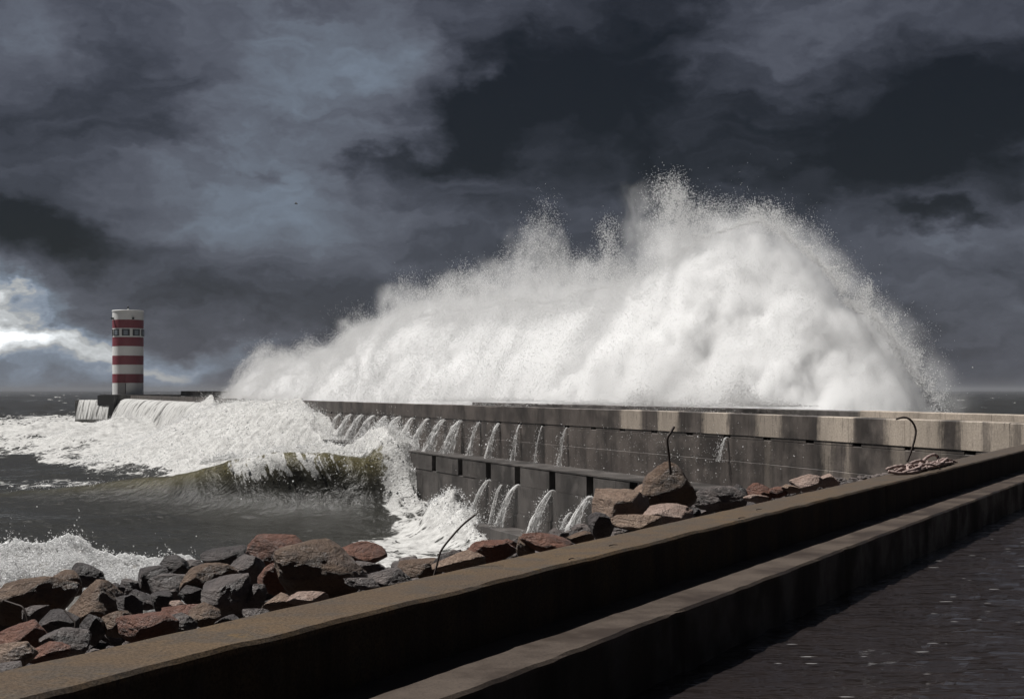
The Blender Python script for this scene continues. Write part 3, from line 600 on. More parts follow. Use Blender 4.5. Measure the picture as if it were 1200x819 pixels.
# ------------------------------------------------------------------ quay wall in front
def qp(u, p, z): return np.stack([u*sth-p*cth, u*cth+p*sth, z+0*u], -1)
def quay(name, p0, p1, z0, z1, u0, u1, mat, root, step=.12):
    n = int((u1-u0)/step)+1; u = np.linspace(u0, u1, n); b = .022
    prof = [(p0, z0)]+[(p0, z0+(z1-b-z0)*k/5) for k in range(1, 6)]+[(p0+b, z1)]+[(p0+b+(p1-p0-2*b)*k/7, z1) for k in range(1, 8)]+[(p1, z1-b), (p1, z0)]
    V = []
    for k, (p, z) in enumerate(prof):
        e = 1.0 if k in (5, 6) else .5
        dp_ = e*.020*fbm(u*1.6, u*0+.7, 2.0, 5)+.010*fbm(u*1.2, u*0+z*2.2, k*.2, 4); dz = (e*.016*fbm(u*2.2, u*0+p*3, 3.0, 5) if 5 <= k <= 14 else 0)
        chip = (np.clip(fbm(u*2.8, u*0+3.3+p0, 8.0, 4)-.22, 0, 1)*.14) if k in (5, 6) else 0
        V.append(qp(u, p+dp_+(chip if k == 5 else chip*1.0), z+dz-(chip*.6 if k == 6 else 0)))
    V = np.stack(V, 1); m_ = len(prof); V = V.reshape(-1, 3)
    o = mesh_np(name, V, grid_faces(n, m_)[:, ::-1], mat, smooth=False); return own(o, root)
Q = empty('quay_wall', tuple(qp(np.array(20.0), 5.0, 6.0))); tag(Q, 'near dark concrete quay wall with flat brown top and a lower step', 'wall')
quay('parapet', 4.77, 5.33, 3.0, 7.07, -4, 44.3, M_QUAY, Q); quay('step', 4.14, 4.80, 3.0, 6.65, -6, 44.0, M_LEDGE, Q)
# ------------------------------------------------------------------ flooded basin on the near side
def basin_mat():
    m, t = newmat('basin_water'); co = ocoord(t)
    r1 = t.noise(t.scale(co, (.45, 1.5, 1)), 3.0, 3, .5, .4); r2 = t.noise(t.scale(co, (.5, 1.4, 1)), 9, 2, .5)
    n = t.noise(co, .8, 3); col = t.mix(n, (.016, .013, .013, 1), (.022, .017, .015, 1))
    surf(t, principled(t, col=col, rough=.05, spec=.5, ior=1.33, nrm=t.bump(t.m('ADD', r1, t.m('MULTIPLY', r2, .35)), 1.0, .11))); return m
n1_, n2_ = 420, 150
uu = np.linspace(-12, 43.5, n1_); pw = np.concatenate([np.linspace(4.16, -3, 110), np.linspace(-3, -22, 41)[1:]]); U, Pw = np.meshgrid(uu, pw, indexing='ij')
Vb = qp(U.ravel(), Pw.ravel(), np.zeros(U.size)); wv = .022*fbm(Vb[:, 0]*1.1, Vb[:, 1]*1.1, .3, 3)+.034*fbm(Vb[:, 0]*1.2, Vb[:, 1]*3.0, .9, 2); Vb[:, 2] = 6.15+wv
bas = mesh_np('harbour_water', Vb, grid_faces(n1_, 150), basin_mat()); tag(bas, kind='structure')
# ------------------------------------------------------------------ rubble slope under the boulders
su = np.linspace(-8, 44, 620); spp = np.concatenate([np.linspace(5.2, 11, 90), np.linspace(11, 26, 61)[1:]]); U, Pw = np.meshgrid(su, spp, indexing='ij')
zc = np.interp(Pw, [5.2, 6.5, 8.6, 10.5, 14, 26], [6.78, 6.60, 6.38, 5.85, 3.6, -3.0]); zc = np.where(U > 30, zc-np.interp(U, [30, 38], [0, .3]), zc)
zc = zc+.34*fbm(U*2.2, Pw*2.2, .4, 5, gain=.6, ridge=True)-.24; Vr = qp(U.ravel(), Pw.ravel(), zc.ravel())
sl_ = mesh_np('rubble_slope', Vr, grid_faces(620, 150)[:, ::-1], ROCK['dark'], smooth=False); tag(sl_, kind='structure')
# ------------------------------------------------------------------ boulders
def ico(sub):
    bm = bmesh.new(); bmesh.ops.create_icosphere(bm, subdivisions=sub, radius=1); v = np.array([x.co[:] for x in bm.verts]); f = np.array([[q.index for q in p.verts] for p in bm.faces]); bm.free(); return v, f
ICO = {k: ico(k) for k in (3, 4, 5)}
def rock_mesh(seed, sub, ang=.8):
    rg = np.random.default_rng(seed); v, f = ICO[sub]; v = v.copy()
    nrm = rg.normal(size=(15, 3)); nrm /= np.linalg.norm(nrm, axis=1)[:, None]; d = rg.uniform(.42, .84, 15)
    for a, b in zip(nrm, d):
        k = v@a; ex = np.clip(k-b, 0, None); v -= a*(ex*ang)[:, None]
    r = fbm(v[:, 0]*1.3+seed, v[:, 1]*1.3, v[:, 2]*1.3, 3)*.10+fbm(v[:, 0]*3.4+seed, v[:, 1]*3.4, v[:, 2]*3.4, 5, gain=.6, ridge=True)*.075
    if sub > 3: r += fbm(v[:, 0]*13, v[:, 1]*13+seed, v[:, 2]*13, 3)*.02
    v = v*(1+r[:, None]); lo, hi = v.min(0), v.max(0); return (v-(lo+hi)/2)/((hi-lo)/2), f
def rock(px, py, w, h, p, kind, label, seed, tilt=0.0, dep=1.0, ang=.8):
    Zd = F*p/(cth*(885-(px-HX))); mm = Zd/F; c = atd(px, py, Zd); sub = 5 if w > 30 else 4
    v, f = rock_mesh(seed, sub, ang); a = R(tilt); ca, sa = math.cos(a), math.sin(a)
    v = np.stack([v[:, 0]*ca-v[:, 2]*sa, v[:, 1], v[:, 0]*sa+v[:, 2]*ca], -1); lo, hi = v.min(0), v.max(0); v = (v-(lo+hi)/2)/((hi-lo)/2)
    v = v*np.array([w*mm/2, (w+h)*.5*mm/2*dep, h*mm/2])
    o = mesh_np('boulder', v, f, ROCK[kind], smooth=True); o.location = c; tag(o, label, 'boulder', 'boulders along the quay wall'); return o
ROCKS = [
 # px, py, w, h, p, kind, tilt, label      (w, h in photo pixels)
 (376,668,96,62,6.6,'brown',-24,'largest boulder, brown and rounded with a pale lit left shoulder, beside the wall'),
 (328,650,70,44,8.6,'red',18,'tall wet red boulder with a pointed top behind the largest brown boulder'),
 (420,651,62,30,8.0,'red',-6,'smooth reddish boulder with a flat slanting top right of the largest boulder'),
 (322,676,36,34,7.2,'red',0,'small red boulder tucked against the left foot of the largest boulder'),
 (310,634,14,8,10.2,'grey',0,'tiny pale grey stone showing over the tall red boulder'),
 (266,656,54,30,9.4,'dark',12,'dark boulder at the left of the tall wet red boulder, at the skyline'),
 (290,670,42,34,8.2,'grey',20,'grey streaked boulder leaning under the tall wet red boulder'),
 (248,684,64,44,7.6,'brown',-22,'dark brown boulder with a slanting lit edge left of the grey streaked boulder'),
 (205,662,34,22,10.0,'dark',0,'dark low boulder just behind the foam at the middle of the heap'),
 (181,681,38,30,9.6,'dark',20,'near black rounded boulder standing up in front of the white splash'),
 (155,688,28,18,9.8,'grey',-10,'flat grey stone half washed by the white splash'),
 (198,690,46,30,8.6,'grey',-12,'grey brown rounded boulder below the near black rounded boulder'),
 (266,700,52,46,6.9,'grey',38,'pointed grey boulder with a sharp upright peak, middle of the heap'),
 (294,702,36,34,6.8,'grey',-30,'grey slab of rock leaning on the pointed grey boulder'),
 (103,674,42,26,10.4,'dark',-8,'shiny wet black boulder with a flat top, in front of the splash'),
 (45,705,80,52,8.2,'brown',14,'long brown and grey streaked boulder at the left, lying on a slant'),
 (72,684,44,28,9.4,'brown',0,'dull brown boulder behind the long streaked boulder'),
 (110,710,70,52,7.6,'brown',-16,'broad orange brown boulder with a smooth domed face'),
 (148,712,34,28,7.4,'dark',-25,'dark shadowed boulder right of the broad orange brown boulder'),
 (166,702,38,20,8.4,'dark',6,'low dark boulder in the gap behind the dark shadowed one'),
 (208,712,18,14,7.4,'pale',0,'small pale stone in the middle of the heap'),
 (190,706,24,22,7.8,'dark',30,'upright black stone beside the small pale stone'),
 (222,718,62,20,6.8,'red',6,'flat red slab lying below the small pale stone'),
 (240,720,36,24,6.3,'brown',0,'brown lump of rock at the wall under the flat red slab'),
 (330,707,40,22,6.2,'tan',-6,'tan boulder at the wall left of the low pale flat stone'),
 (360,701,44,14,6.0,'pale',8,'low pale flat stone under the largest brown boulder'),
 (172,736,70,32,6.1,'red',10,'orange red boulder with bright flat faces close against the wall'),
 (136,731,34,28,6.6,'brown',-20,'rough brown boulder left of the orange red boulder'),
 (108,738,28,34,6.7,'dark',40,'narrow dark boulder standing on end left of the rough brown one'),
 (68,731,46,28,7.4,'dark',-8,'dark grey boulder between the streaked boulder and the wall'),
 (76,752,54,28,6.3,'grey',4,'low grey speckled boulder close against the wall, left of the dark narrow one'),
 (24,750,58,40,7.0,'red',-6,'dull red rounded boulder at the left edge of the heap'),
 (60,764,50,22,6.0,'red',14,'reddish brown rock lying at the wall below the low grey speckled boulder'),
 (18,768,44,30,6.0,'tan',-12,'tan brown boulder nearest the left end, against the wall'),
 (4,720,30,44,8.6,'dark',20,'dark boulder cut by the left edge of the view'),
 (8,786,40,20,5.8,'grey',0,'low grey rock at the lower left end against the wall'),
 (210,730,40,22,6.2,'grey',-8,'grey rock right of the orange red boulder against the wall'),
 (40,722,30,22,8.0,'grey',0,'grey stone under the long streaked boulder'),
 (130,694,30,20,9.0,'dark',-14,'dark small boulder behind the broad orange brown boulder'),
 (224,668,30,20,9.9,'grey',14,'grey wet boulder right of the dark low boulder at the skyline'),
 (226,700,30,26,7.6,'dark',-18,'dark wedge of rock left of the pointed grey boulder'),
 (300,722,30,16,6.0,'grey',10,'small grey rock at the wall below the leaning grey slab'),
 (268,728,30,14,5.9,'dark',0,'dark low stone at the wall below the pointed grey boulder'),
 (432,668,40,20,7.0,'grey',0,'grey lump of rock right of the smooth reddish boulder'),
 (452,680,64,26,6.3,'grey',6,'long grey boulder with a pale top edge left of the bent wire'),
 (492,668,50,24,6.9,'brown',-10,'grey brown boulder standing just left of the bent wire'),
 (424,684,40,14,5.9,'grey',10,'flat grey stone lying against the wall under the long grey boulder'),
 (538,658,58,24,6.2,'tan',-4,'low tan boulder just right of the foot of the bent wire'),
 (578,646,54,24,7.0,'red',8,'dark red boulder right of the low tan boulder'),
 (592,638,28,12,7.4,'red',0,'small smooth red stone on top of the dark red boulder'),
 (520,660,26,18,6.4,'dark',0,'small dark stone right beside the foot of the bent wire'),
 (616,641,20,22,6.5,'brown',12,'narrow brown rock between the dark red boulder and the long pinkish one'),
 (640,636,56,22,6.3,'red',4,'long pinkish brown boulder lying low against the wall'),
 (680,630,30,14,6.1,'brown',-4,'flat brown stone right of the long pinkish brown boulder'),
 (729,599,64,46,7.0,'tan',12,'rounded speckled brown boulder left of the tall pointed boulder'),
 (704,616,28,28,6.6,'dark',-14,'dark wedge rock at the left foot of the rounded speckled boulder'),
 (784,576,58,62,7.0,'brown',-36,'tall pointed brown boulder with a pale lit peak beside the upright wire'),
 (756,581,30,26,7.6,'tan',0,'pale tan boulder mostly hidden behind the tall pointed boulder'),
 (782,604,56,24,6.3,'pale',8,'low pale pinkish boulder below the tall pointed boulder'),
 (746,613,54,18,6.0,'tan',14,'flat tan rock at the wall left of the low pale pinkish boulder'),
 (814,600,14,10,6.1,'dark',0,'tiny dark stone right of the low pale pinkish boulder'),
 (842,586,54,30,6.8,'grey',4,'grey boulder with a rough flat face right of the tall pointed boulder'),
 (866,580,18,22,6.6,'dark',10,'dark narrow stone against the right end of the grey boulder'),
 (888,577,30,20,6.5,'red',-8,'knobbly rust red boulder near the right end of the heap'),
 (912,577,20,12,6.2,'red',0,'small orange stone beside the knobbly rust red boulder'),
 (886,584,26,9,5.9,'pale',6,'thin pale stone lying under the knobbly rust red boulder'),
 (945,566,34,18,6.3,'pale',0,'pale pink boulder at the right end of the heap'),
 (966,563,32,14,6.4,'pale',-6,'last pale boulder at the right end, next to the pale pink one'),
 (928,573,22,10,6.0,'tan',0,'low tan stone left of the pale pink boulder'),
]
for i, (px, py, w, h, p, kd, tl, lab) in enumerate(ROCKS):
    w *= 1.12; h *= 1.18
    rock(px, py, w, h, p, kd, lab, 100+i, tl, dep=1.0, ang=.62 if w > 90 else .76 if px == 784 else .84)
# small broken stone filling the gaps between the boulders
RV = []; RF = []; k0 = 0
for i in range(620):
    u_ = 2.5+33*RNG.random()**1.8; p_ = RNG.uniform(5.5, 9.6); r_ = RNG.uniform(.05, .15); v, f = rock_mesh(900+i % 23, 3, .9)
    c = qp(np.array(u_), p_, float(np.interp(p_, [5.2, 6.5, 8.6, 10.5], [6.80, 6.62, 6.40, 5.9]))+.05-float(np.interp(u_, [30, 38], [0, .3])))
    a = RNG.uniform(0, 6.28); v = v*np.array([1, .8, .65])*r_; v = np.stack([v[:, 0]*math.cos(a)-v[:, 1]*math.sin(a), v[:, 0]*math.sin(a)+v[:, 1]*math.cos(a), v[:, 2]], -1)+c
    RV.append(v); RF.append(f+k0); k0 += len(v)
rb = mesh_np('rubble', np.concatenate(RV), np.concatenate(RF), ROCK['grey'], smooth=True); tag(rb, 'small broken stones filling the gaps between the boulders', 'rubble', kind='stuff')
# ------------------------------------------------------------------ bent wires, rope, twigs
M_RUST = plain('rusted_iron', (.035, .024, .02), .7, .3); M_ROPE = plain('faded_rope', (.30, .225, .205), .85, 0, .5, 14); M_TWIG = plain('dark_twig', (.05, .035, .028), .9)
def tube(name, pts, rad, mat, seg=8, res=10, taper=1.0, twist=0.0):
    P = catmull3(pts, res); n = len(P); T = np.gradient(P, axis=0); T /= np.linalg.norm(T, axis=1)[:, None]
    up = np.array([.3, .8, .52]); S = np.cross(T, up); S /= np.linalg.norm(S, axis=1)[:, None]; B = np.cross(S, T)
    a = np.linspace(0, 2*math.pi, seg, endpoint=False); r = rad*np.linspace(1, taper, n)[:, None]*(1+twist*np.cos(3*a[None, :]+np.arange(n)[:, None]*.9))
    V = P[:, None]+S[:, None]*(np.cos(a)[None, :]*r)[..., None]+B[:, None]*(np.sin(a)[None, :]*r)[..., None]
    o0 = V[0].mean(0); Vv = np.concatenate([V.reshape(-1, 3), P[:1], P[-1:]])-o0
    Fq = grid_faces(n, seg, True); caps = []
    for j in range(seg): caps += [[n*seg, j, (j+1) % seg, n*seg], [n*seg+1, (n-1)*seg+(j+1) % seg, (n-1)*seg+j, n*seg+1]]
    me = bpy.data.meshes.new(name); me.from_pydata(Vv.tolist(), [], Fq.tolist()+[c[:3] for c in caps])
    for p in me.polygons: p.use_smooth = True
    me.materials.append(mat); ob = bpy.data.objects.new(name, me); ob.location = o0; C.objects.link(ob); return ob
def catmull3(P, n):
    P = [np.array(p, float) for p in P]; out = []
    for i in range(len(P)-1):
        a = P[max(i-1, 0)]; b = P[i]; c = P[i+1]; d = P[min(i+2, len(P)-1)]
        for k in range(n):
            u = k/n; out.append(.5*((2*b)+(-a+c)*u+(2*a-5*b+4*c-d)*u*u+(-a+3*b-3*c+d)*u**3))
    out.append(P[-1]); return np.array(out)
def wire(pix, p, rad, label, base):
    Zd = F*p/(cth*(885-(base-HX))); return tag(tube('bent_wire', [atd(x, y, Zd+.03*i) for i, (x, y) in enumerate(pix)], rad, M_RUST), label, 'wire', 'rusty wires sticking up')
wire([(508,676),(512,662),(517,645),(530,628),(541,616),(549,609),(557,603)], 5.55, .008, 'rusty bent wire leaning right above the low boulders', 510)
wire([(786,556),(784,535),(782,515),(786,507),(790,500)], 6.9, .017, 'thin upright wire standing behind the tall pointed boulder', 784)
wire([(1063,541),(1068,528),(1072,514),(1073,503),(1068,493),(1060,489),(1050,491)], 5.25, .018, 'hooked rusty wire curling over beside the rope bundle', 1062)
wire([(36,742),(32,725),(27,712),(18,708),(6,704)], 7.1, .007, 'thin dark wire arching over the boulders at the left edge', 30)
wire([(86,742),(88,730),(82,722),(76,715)], 6.9, .006, 'short dark wire poking up by the broad orange brown boulder', 85)
wire([(128,684),(136,690),(142,696)], 9.2, .012, 'short dark stick lying on the small boulder near the splash', 130)
# rope bundle on the wall top
rope = empty('rope_bundle', tuple(qp(np.array((F*5.15/(cth*(885-470))-5.15*sth)/cth), 5.15, 7.07))); tag(rope, 'frayed pale rope bundle lying in loops on the quay wall top', 'rope')
def wu(px, p=5.1): return (F*p/(cth*(885-(px-HX)))-p*sth)/cth
u0, u1 = wu(1053), wu(1118)
def rp(u, p, z): return qp(np.array(float(u)), p, 7.085+z*.45)
rs = np.random.default_rng(5); dU = u1-u0
loops = [[rp(u0+dU*a, pp, zz) for a, pp, zz in L] for L in (
    [(.0,5.26,.10),(.02,5.1,.02),(.10,4.98,.02),(.3,5.0,.05),(.45,5.1,.08),(.6,5.05,.04),(.8,5.1,.03),(1.0,5.15,.02)],
    [(.02,5.3,.16),(.08,5.2,.24),(.16,5.15,.2),(.12,5.05,.08),(.25,5.1,.06),(.5,5.0,.05),(.7,5.0,.03)],
    [(.2,5.25,.08),(.30,5.2,.24),(.40,5.15,.30),(.45,5.1,.2),(.38,5.02,.08),(.5,5.0,.05),(.85,5.08,.03)],
    [(.5,5.25,.10),(.58,5.2,.34),(.66,5.15,.42),(.70,5.12,.3),(.62,5.05,.12),(.75,5.0,.06),(.95,5.06,.03)],
    [(.05,5.15,.06),(.2,5.2,.10),(.4,5.22,.12),(.6,5.2,.12),(.78,5.2,.10),(.9,5.18,.16),(1.0,5.2,.03)],
    [(.03,5.05,.05),(.2,5.0,.12),(.35,5.08,.14),(.55,5.1,.13),(.75,5.12,.10),(.92,5.1,.06)],
    [(.35,5.0,.03),(.55,4.98,.08),(.72,5.04,.14),(.86,5.1,.18),(.92,5.14,.08),(1.0,5.1,.02)])]
for q in range(11):
    a0 = rs.uniform(0, .5); loops.append([rp(u0+dU*(a0+.09*i+rs.normal(0, .03)), 5.1+rs.normal(0, .09), max(.01, .09+rs.normal(0, .07))) for i in range(6)])
for k, L in enumerate(loops): own(tube('rope_strand', L, (.026 if k < 7 else .017), M_ROPE, seg=10, res=12, taper=.8, twist=.16), rope)
tw = [(437,742,'twig lying on the near brown wall top'),]
for i, (px, py, ln, lab) in enumerate(((719,639,10,'short dark twig on the wall top below the rounded speckled boulder'),(870,607,9,'small dark twig on the wall top below the knobbly red boulder'),(890,597,7,'tiny dark twig lying on the wall top left of the rope bundle'),(1080,550,14,'dark stick lying in front of the rope bundle'),(670,655,6,'tiny dark chip on the wall top under the flat brown stone'),(952,575,5,'tiny dark chip on the wall top below the pale pink boulder'))):
    a = at(px-ln/2, py, 7.085); b = a+Vector((ln/F*a.y, .03, .004)); o = tube('twig', [a, (a+b)/2+Vector((0, .02, .002)), b], .006, M_TWIG, 6, 4, .5); tag(o, lab, 'twig', 'twigs on the wall top')
# white flecks of foam and litter stuck on the step and floating on the basin
flk = []
for i in range(380):
    U_ = RNG.uniform(4, 30); p_ = 4.05-RNG.random()**.8*7; flk.append((qp(np.array(U_), p_, 6.175), RNG.lognormal(-4.25, .5)))
V = []; Fq = []
for c, r in flk:
    k0 = len(V); m_ = 10; V.append(c+np.array([0, 0, .003]))
    for j in range(m_): a = j/m_*6.283; rr = r*(1+.45*RNG.normal()*.5); V.append(c+np.array([math.cos(a)*rr*2.8, math.sin(a)*rr*.7, .0]))
    for j in range(m_): Fq.append([k0, k0+1+j, k0+1+(j+1) % m_])
ff = mesh_np('floating_foam', np.array(V), np.array(Fq), plain('dull_foam', (.17, .165, .165), .8)); tag(ff, 'small pale flecks of foam floating on the dark water', 'foam', kind='stuff')
# ------------------------------------------------------------------ splash on the boulders at the left
SZ = 40.0; lsp = empty('shore_splash', tuple(atd(100, 690, SZ))); tag(lsp, 'low white splash of foam breaking behind the left boulders', 'splash')
TOPL = np.array([(-280,828),(-215,802),(-160,752),(-110,690),(-60,642),(0,640),(20,634),(38,640),(60,636),(78,628),(96,633),(112,646),(135,652),(150,650),(165,655),(190,656),(205,652),(222,652),(234,664),(262,700),(300,748),(350,792),(430,828)])
def lump(name, top, bot, Zd, depth, seed, parent, nx=420, ny=90, amp=7.0, mat=None, sx=1.0):
    x = np.linspace(top[0, 0], top[-1, 0], nx); ty = np.interp(x, top[:, 0], top[:, 1]); v = np.linspace(0, 1, ny); Xg, Vg = np.meshgrid(x, v, indexing='ij'); Ty = ty[:, None]
    y = bot+(Ty-bot)*np.sin(Vg*math.pi/2)**.8; dp = -np.cos(Vg*math.pi/2)*depth
    k = F/Zd; nn = fbm(Xg/26*sx, y/26*sx, seed, 5, gain=.62); n3 = fbm(Xg/9*sx, y/9*sx, seed+3, 5, gain=.66)
    dp = dp-nn*amp/k*1.9-n3*amp/k*1.1; y = y-(nn*amp*.9+n3*amp*.45)*Vg; x2 = Xg+fbm(Xg/14, y/14, seed+7, 3)*amp*.6
    Zg = Zd+dp; V = np.stack([(x2-HX)/F*Zg, Zg, EYE-(y-HY)/F*Zg], -1)
    Vb = V[:, ::-1].copy(); Vb[..., 1] = Zd+(Zd-V[:, ::-1][..., 1])*.35   # rounded back
    VV = np.concatenate([V, Vb[:, 1:]], 1); o = mesh_np(name, VV.reshape(-1, 3), grid_faces(nx, VV.shape[1])[:, ::-1], mat or M_SURF); return own(o, parent)
lump('foam', TOPL+np.array([0, 15]), 850, SZ, 4.0, 3.3, lsp, nx=560, ny=150, amp=6.0)
def fringe(top, n, Zd, up, parent, name='droplets', sz=-4.4, seed=.3):
    x = RNG.uniform(top[0, 0], top[-1, 0], n); ty = np.interp(x, top[:, 0], top[:, 1]); te = np.clip(fbm(x/14, x*0+seed, seed, 4)+.35, .05, 1.3)
    y = ty+8-RNG.exponential(1, n)*up*te; x = x+RNG.normal(0, 3, n); kp = perlin(x/4, y/4, seed)+.4*perlin(x/1.7, y/1.7, 2) > -.08
    Zg = Zd+RNG.normal(0, .4, n); P = np.stack([(x-HX)/F*Zg, Zg, EYE-(y-HY)/F*Zg], -1)[kp]; return own(droplets(name, P, RNG.lognormal(sz, .5, kp.sum()), M_DROP), parent)
fringe(TOPL, 45000, SZ-.5, 8, lsp)
n = 240000; x = RNG.uniform(-70, 262, n); ty = np.interp(x, TOPL[:, 0], TOPL[:, 1]); y = ty-2-5*fbm(x/7, x*0+.4, 2.0, 4)+RNG.random(n)**1.25*62; kp = fbm(x/11, y/9, 6.0, 5, gain=.65) > RNG.normal(-.05, .15, n); tt = np.clip((y-ty)/(834-ty), 0, 1); Zg = SZ-.35-4.0*np.sqrt(1-(1-tt)**2.5)*np.clip(tt*9, .3, 1)+RNG.normal(0, .5, n)-.5*fbm(x/16, y/16, 9.0, 3)
own(droplets('droplets', np.stack([(x-HX)/F*Zg, Zg, EYE-(y-HY)/F*Zg], -1)[kp], RNG.lognormal(-4.35, .45, kp.sum()), M_DROP), lsp)
# drops off the lip of the breaking wave and over the surge
n = 9000; x = RNG.uniform(235, 430, n); dpt = np.interp(x, cxs, cds)-2.5; cz = np.interp(x, cxs, czs); z = cz+.1+RNG.exponential(.22, n)-RNG.random(n)**2*1.8*(x > 275)*(x < 415); yy = dpt+RNG.normal(0, .7, n); kp = fbm(x/7, z*1.5, .9, 4) > .0
cs = droplets('crest_spray', np.stack([(x-HX)/F*dpt, yy, z], -1)[kp], RNG.lognormal(-3.6, .45, kp.sum()), M_DROP); tag(cs, 'white drops torn off the crest of the breaking wave', 'spray', kind='stuff')
# ------------------------------------------------------------------ lighthouse on its pier head
LZ = 283.0; LX = (150-HX)/F*LZ; mm = LZ/F; RAD = 17.7*mm
zpx = lambda y: EYE-(y-HY)*mm
LH = empty('lighthouse', (LX, LZ, zpx(462))); tag(LH, 'round lighthouse with red and white bands at the end of the breakwater', 'lighthouse')
M_WH = plain('white_paint', (.74, .74, .73), .5, 0, .08, 1.2); M_RED = plain('red_paint', (.21, .042, .058), .5, 0, .15, 1.2); M_GL = plain('window_glass', (.22, .25, .28), .1, 0, .1); M_FR = plain('dark_frame', (.035, .04, .045), .5); M_DOOR = plain('grey_door', (.36, .35, .35), .6, 0, .1); M_DRED = plain('dark_red_panel', (.17, .03, .04), .6)
def cyl(name, r0, r1, z0, z1, mat, root, seg=96, x=0, y=0, bev=.0):
    a = np.linspace(0, 2*math.pi, seg, endpoint=False); prof = [(0, z0), (r0, z0), (r1, z1-bev), (max(r1-bev, 0), z1), (0, z1)]
    V = np.stack([np.stack([x+r*np.cos(a), y+r*np.sin(a), z+0*a], -1) for r, z in prof], 0).reshape(-1, 3); o = mesh_np(name, V, grid_faces(len(prof), seg, True)[:, ::-1], mat, smooth=False); me = o.data
    o.parent = root; return o
b0 = zpx(462)
for y0, y1, c in ((365.5,375.3,'w'),(375.3,385,'r'),(385,395.5,'w'),(395.5,406,'r'),(406,417,'w'),(417,427.5,'r'),(427.5,438.3,'w'),(438.3,448.7,'r'),(448.7,463,'w')):
    cyl('white_band' if c == 'w' else 'red_band', RAD+(.0 if c == 'w' else .012), RAD+(.0 if c == 'w' else .012), zpx(y1)-b0, zpx(y0)-b0-.002, M_WH if c == 'w' else M_RED, LH)
cyl('roof_rim', RAD+.08, RAD+.08, zpx(365.5)-b0, zpx(364)-b0, M_WH, LH, bev=.05)
def rbox(name, ang, w, z0, z1, r0, r1, mat, parent, root_off=True):
    bm = bmesh.new(); bmesh.ops.create_cube(bm, size=1)
    for v in bm.verts: v.co = Vector((v.co.x*w, (r0+r1)/2*-1+v.co.y*(r1-r0), (z0+z1)/2+v.co.z*(z1-z0)))
    bmesh.ops.bevel(bm, geom=bm.edges[:], offset=min(.03, w*.1), segments=1)
    bmesh.ops.rotate(bm, verts=bm.verts, cent=(0, 0, 0), matrix=Matrix.Rotation(R(ang), 3, 'Z')); return mesh_bm(name, bm, mat, parent)
vd = math.degrees(math.atan2(-LX, LZ))                    # bearing of the camera seen from the tower
for k in range(9):
    a = 21.5+40*k-60*0-(-vd)*0+ -vd*0
    fr = rbox('window', a-40+vd*-1*-1*0-0+(-math.degrees(math.atan2(LX, LZ))*-1)*-1*0+(math.degrees(math.atan2(-LX, LZ))*-1), 1.5, zpx(394)-b0, zpx(386.3)-b0, RAD-.25, RAD+.07, M_FR, LH)
    rbox('pane', a-40-vd, .78, zpx(393)-b0, zpx(387.6)-b0, RAD-.1, RAD+.09, M_GL, fr)
da = 5-vd
dr = rbox('door', da, 1.55, zpx(461.5)-b0, zpx(448.9)-b0, RAD-.3, RAD+.05, M_DOOR, LH); rbox('upper_panel', da, 1.55, zpx(448.6)-b0, zpx(439.5)-b0, RAD-.3, RAD+.06, M_DRED, dr); rbox('jamb', da+16, .12, zpx(461.5)-b0, zpx(449)-b0, RAD-.2, RAD+.06, M_FR, dr)
for a in (-37, 47):
    rbox('floodlight', a-vd, .32, zpx(375)-b0, zpx(372.6)-b0, RAD-.02, RAD+.5, M_FR, LH)
rbox('lamp_post', 0, .28, zpx(365)-b0, zpx(361.8)-b0, -.14, .14, M_WH, LH); cyl('beacon_lamp', .22, .12, zpx(361.9)-b0, zpx(358.6)-b0, M_FR, LH, 16, bev=.06)
# pier head and far mole
def boxo(name, x0, x1, y0, y1, z0, z1, mat, root):
    bm = bmesh.new(); bmesh.ops.create_cube(bm, size=1)
    for v in bm.verts: v.co = Vector(((x0+x1)/2+v.co.x*(x1-x0), (y0+y1)/2+v.co.y*(y1-y0), (z0+z1)/2+v.co.z*(z1-z0)))
    bmesh.ops.bevel(bm, geom=bm.edges[:], offset=.08, segments=1); me_o = mesh_bm(name, bm, mat)
    me_o.data.uv_layers.new(name='UVMap'); uvl = me_o.data.uv_layers[0]
    for lp in me_o.data.loops:
        c = me_o.data.vertices[lp.vertex_index].co; uvl.data[lp.index].uv = ((c.x+c.y)/10, c.z/10)
    return own(me_o, root)
X_ = lambda px, d=LZ: (px-HX)/F*d
PH = empty('pier_head', (LX, LZ-6, 0)); tag(PH, 'grey concrete pier head and low far mole carrying the lighthouse', 'pier')
M_BLKD = plain('wet_black_concrete', (.045, .044, .045), .5)
boxo('deck', X_(128), X_(219), LZ-6.5, LZ+8, -2, zpx(462.2), M_FAR, PH)
boxo('overflow_wall', X_(97), X_(129), LZ-5, LZ+3, -2, zpx(468.5), M_FAR, PH)
boxo('block', X_(130.5), X_(149), LZ-9.5, LZ-6.6, -2, zpx(463), M_BLKD, PH)
boxo('far_parapet', X_(216), X_(345), LZ-3, LZ+2, 0, zpx(458.2), M_FAR, PH)
boxo('far_wall', X_(219.3), X_(345), LZ-6.4, LZ-3.1, -2, zpx(463.5), M_FAR, PH)
boxo('post', X_(222), X_(225), LZ-6.9, LZ-6.5, 2, zpx(464), M_WH, PH)
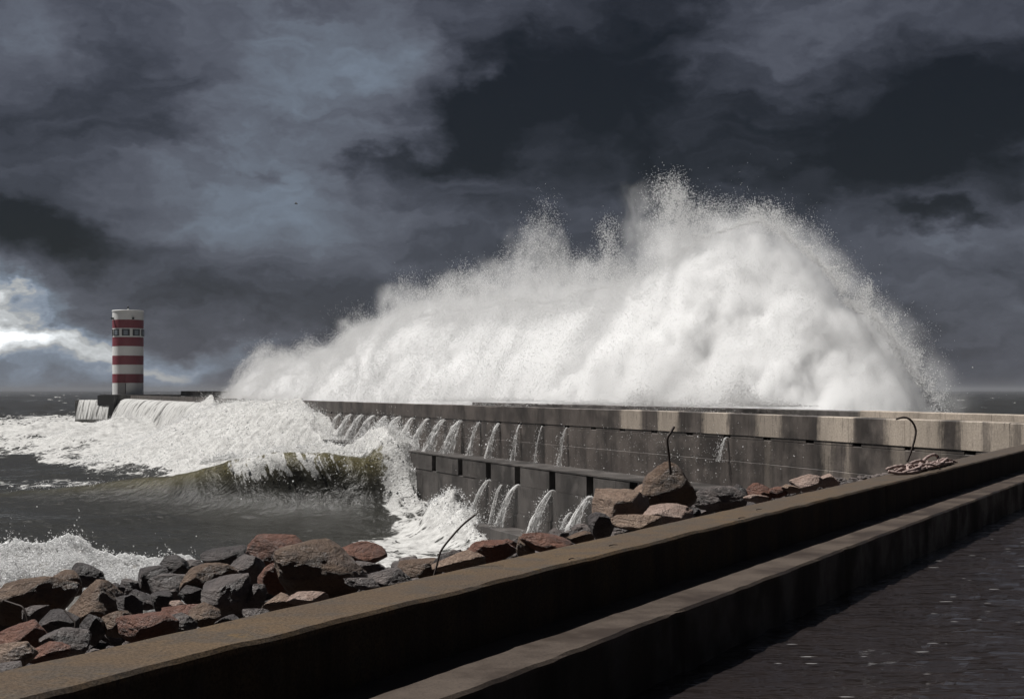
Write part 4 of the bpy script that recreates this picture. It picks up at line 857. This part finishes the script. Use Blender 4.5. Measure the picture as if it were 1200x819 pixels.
def overflow(x0, x1, ytop, ybot, d0, d1, label, seed):
    nx, ny = 200, 24; u = np.linspace(0, 1, nx); v = np.linspace(0, 1, ny); Ug, Vg = np.meshgrid(u, v, indexing='ij'); px = x0+(x1-x0)*Ug; st = fbm(Ug*(x1-x0)/3.0, Vg*.6, seed, 4)
    d0_ = d0; d0, d1 = (d0, d1) if d0 else (LZ, LZ)
    d = d0+(d1-d0)*Vg**.6-.5*st*Vg**.4-.3; y = ytop+(ybot-ytop)*Vg**1.5+st*.8*(1-Vg); pz = px-5*Vg**1.2
    if d0_ is None:
        sv = np.linspace(s_at(x1), s_at(x0+9), nx)[::-1]; p0 = bw(sv, 0); nn = bw(sv, 1)-p0; off = -.10-3.6*Vg**.6-.9*st*Vg**.4
        xy = p0[:, None]+nn[:, None]*off[..., None]; V = np.concatenate([xy, (6.75-4.6*Vg**1.5+.12*st*(1-Vg))[..., None]], -1)
    else: V = np.stack([(pz-HX)/F*d, d, EYE-(y-HY)/F*d], -1)
    Vb = V[:, ::-1].copy(); Vb[..., 1] += .5; VV = np.concatenate([V, Vb], 1); c = VV.reshape(-1, 3).mean(0)
    uv = np.stack([np.broadcast_to(px[..., None][..., 0], Ug.shape), Vg*2], -1); uv = np.concatenate([uv, uv[:, ::-1]], 1)
    o = mesh_np('waterfall', VV.reshape(-1, 3)-c, grid_faces(nx, ny*2, True)[:, ::-1], M_FALL, uv=uv.reshape(-1, 2)); o.location = c; return tag(o, label, 'waterfall', 'overflow at the pier head')
overflow(93, 129.5, 468.5, 492, LZ-5.2, LZ-12, 'narrow white overflow left of the lighthouse block', 1.0)
overflow(140, 247, 468.5, 494, None, None, 'long white curtain of overflow right of the lighthouse block', 2.0)
# bird in the sky
bd_ = empty('bird', tuple(atd(347, 239, 160))); tag(bd_, 'tiny dark bird flying against the grey clouds', 'bird')
bm = bmesh.new(); vv = [bm.verts.new(p) for p in ((-.30, 0, .0), (-.1, .06, .05), (.22, .02, .04), (.34, 0, .02), (.2, -.05, -.03), (-.1, -.06, -.05), (-.1, .5, .14), (.12, .45, .16), (-.2, .95, .05), (-.1, -.5, .12), (.12, -.45, .14), (-.2, -.9, .02), (0, 0, .09))]
for f in ((0,1,12),(1,2,12),(2,3,12),(3,4,12),(4,5,12),(5,0,12),(0,5,1),(1,5,4,2),(2,4,3),(1,2,7,6),(6,7,8),(5,9,10,4),(9,11,10)): bm.faces.new([vv[i] for i in f])
for v in bm.verts: v.co *= .75
mesh_bm('body', bm, plain('dark_feathers', (.03, .03, .032), .8), bd_); bd_.rotation_euler = (R(18), 0, R(25))

# ------------------------------------------------------------------ sea haze: one closed box of pale air
bm = bmesh.new(); bmesh.ops.create_cube(bm, size=1)
for v in bm.verts: v.co = Vector((v.co.x*36000, v.co.y*36000, -5.5+(v.co.z+.5)*37))
m, t = newmat('sea_haze'); pv = t.node('ShaderNodeVolumePrincipled', {'Color': (.36, .37, .40, 1), 'Density': .00012, 'Anisotropy': 0.0}); t.l.new(pv.outputs[0], t.out.inputs['Volume']); m.cycles.homogeneous_volume = True
hz_ = mesh_bm('haze', bm, m); tag(hz_, kind='stuff')
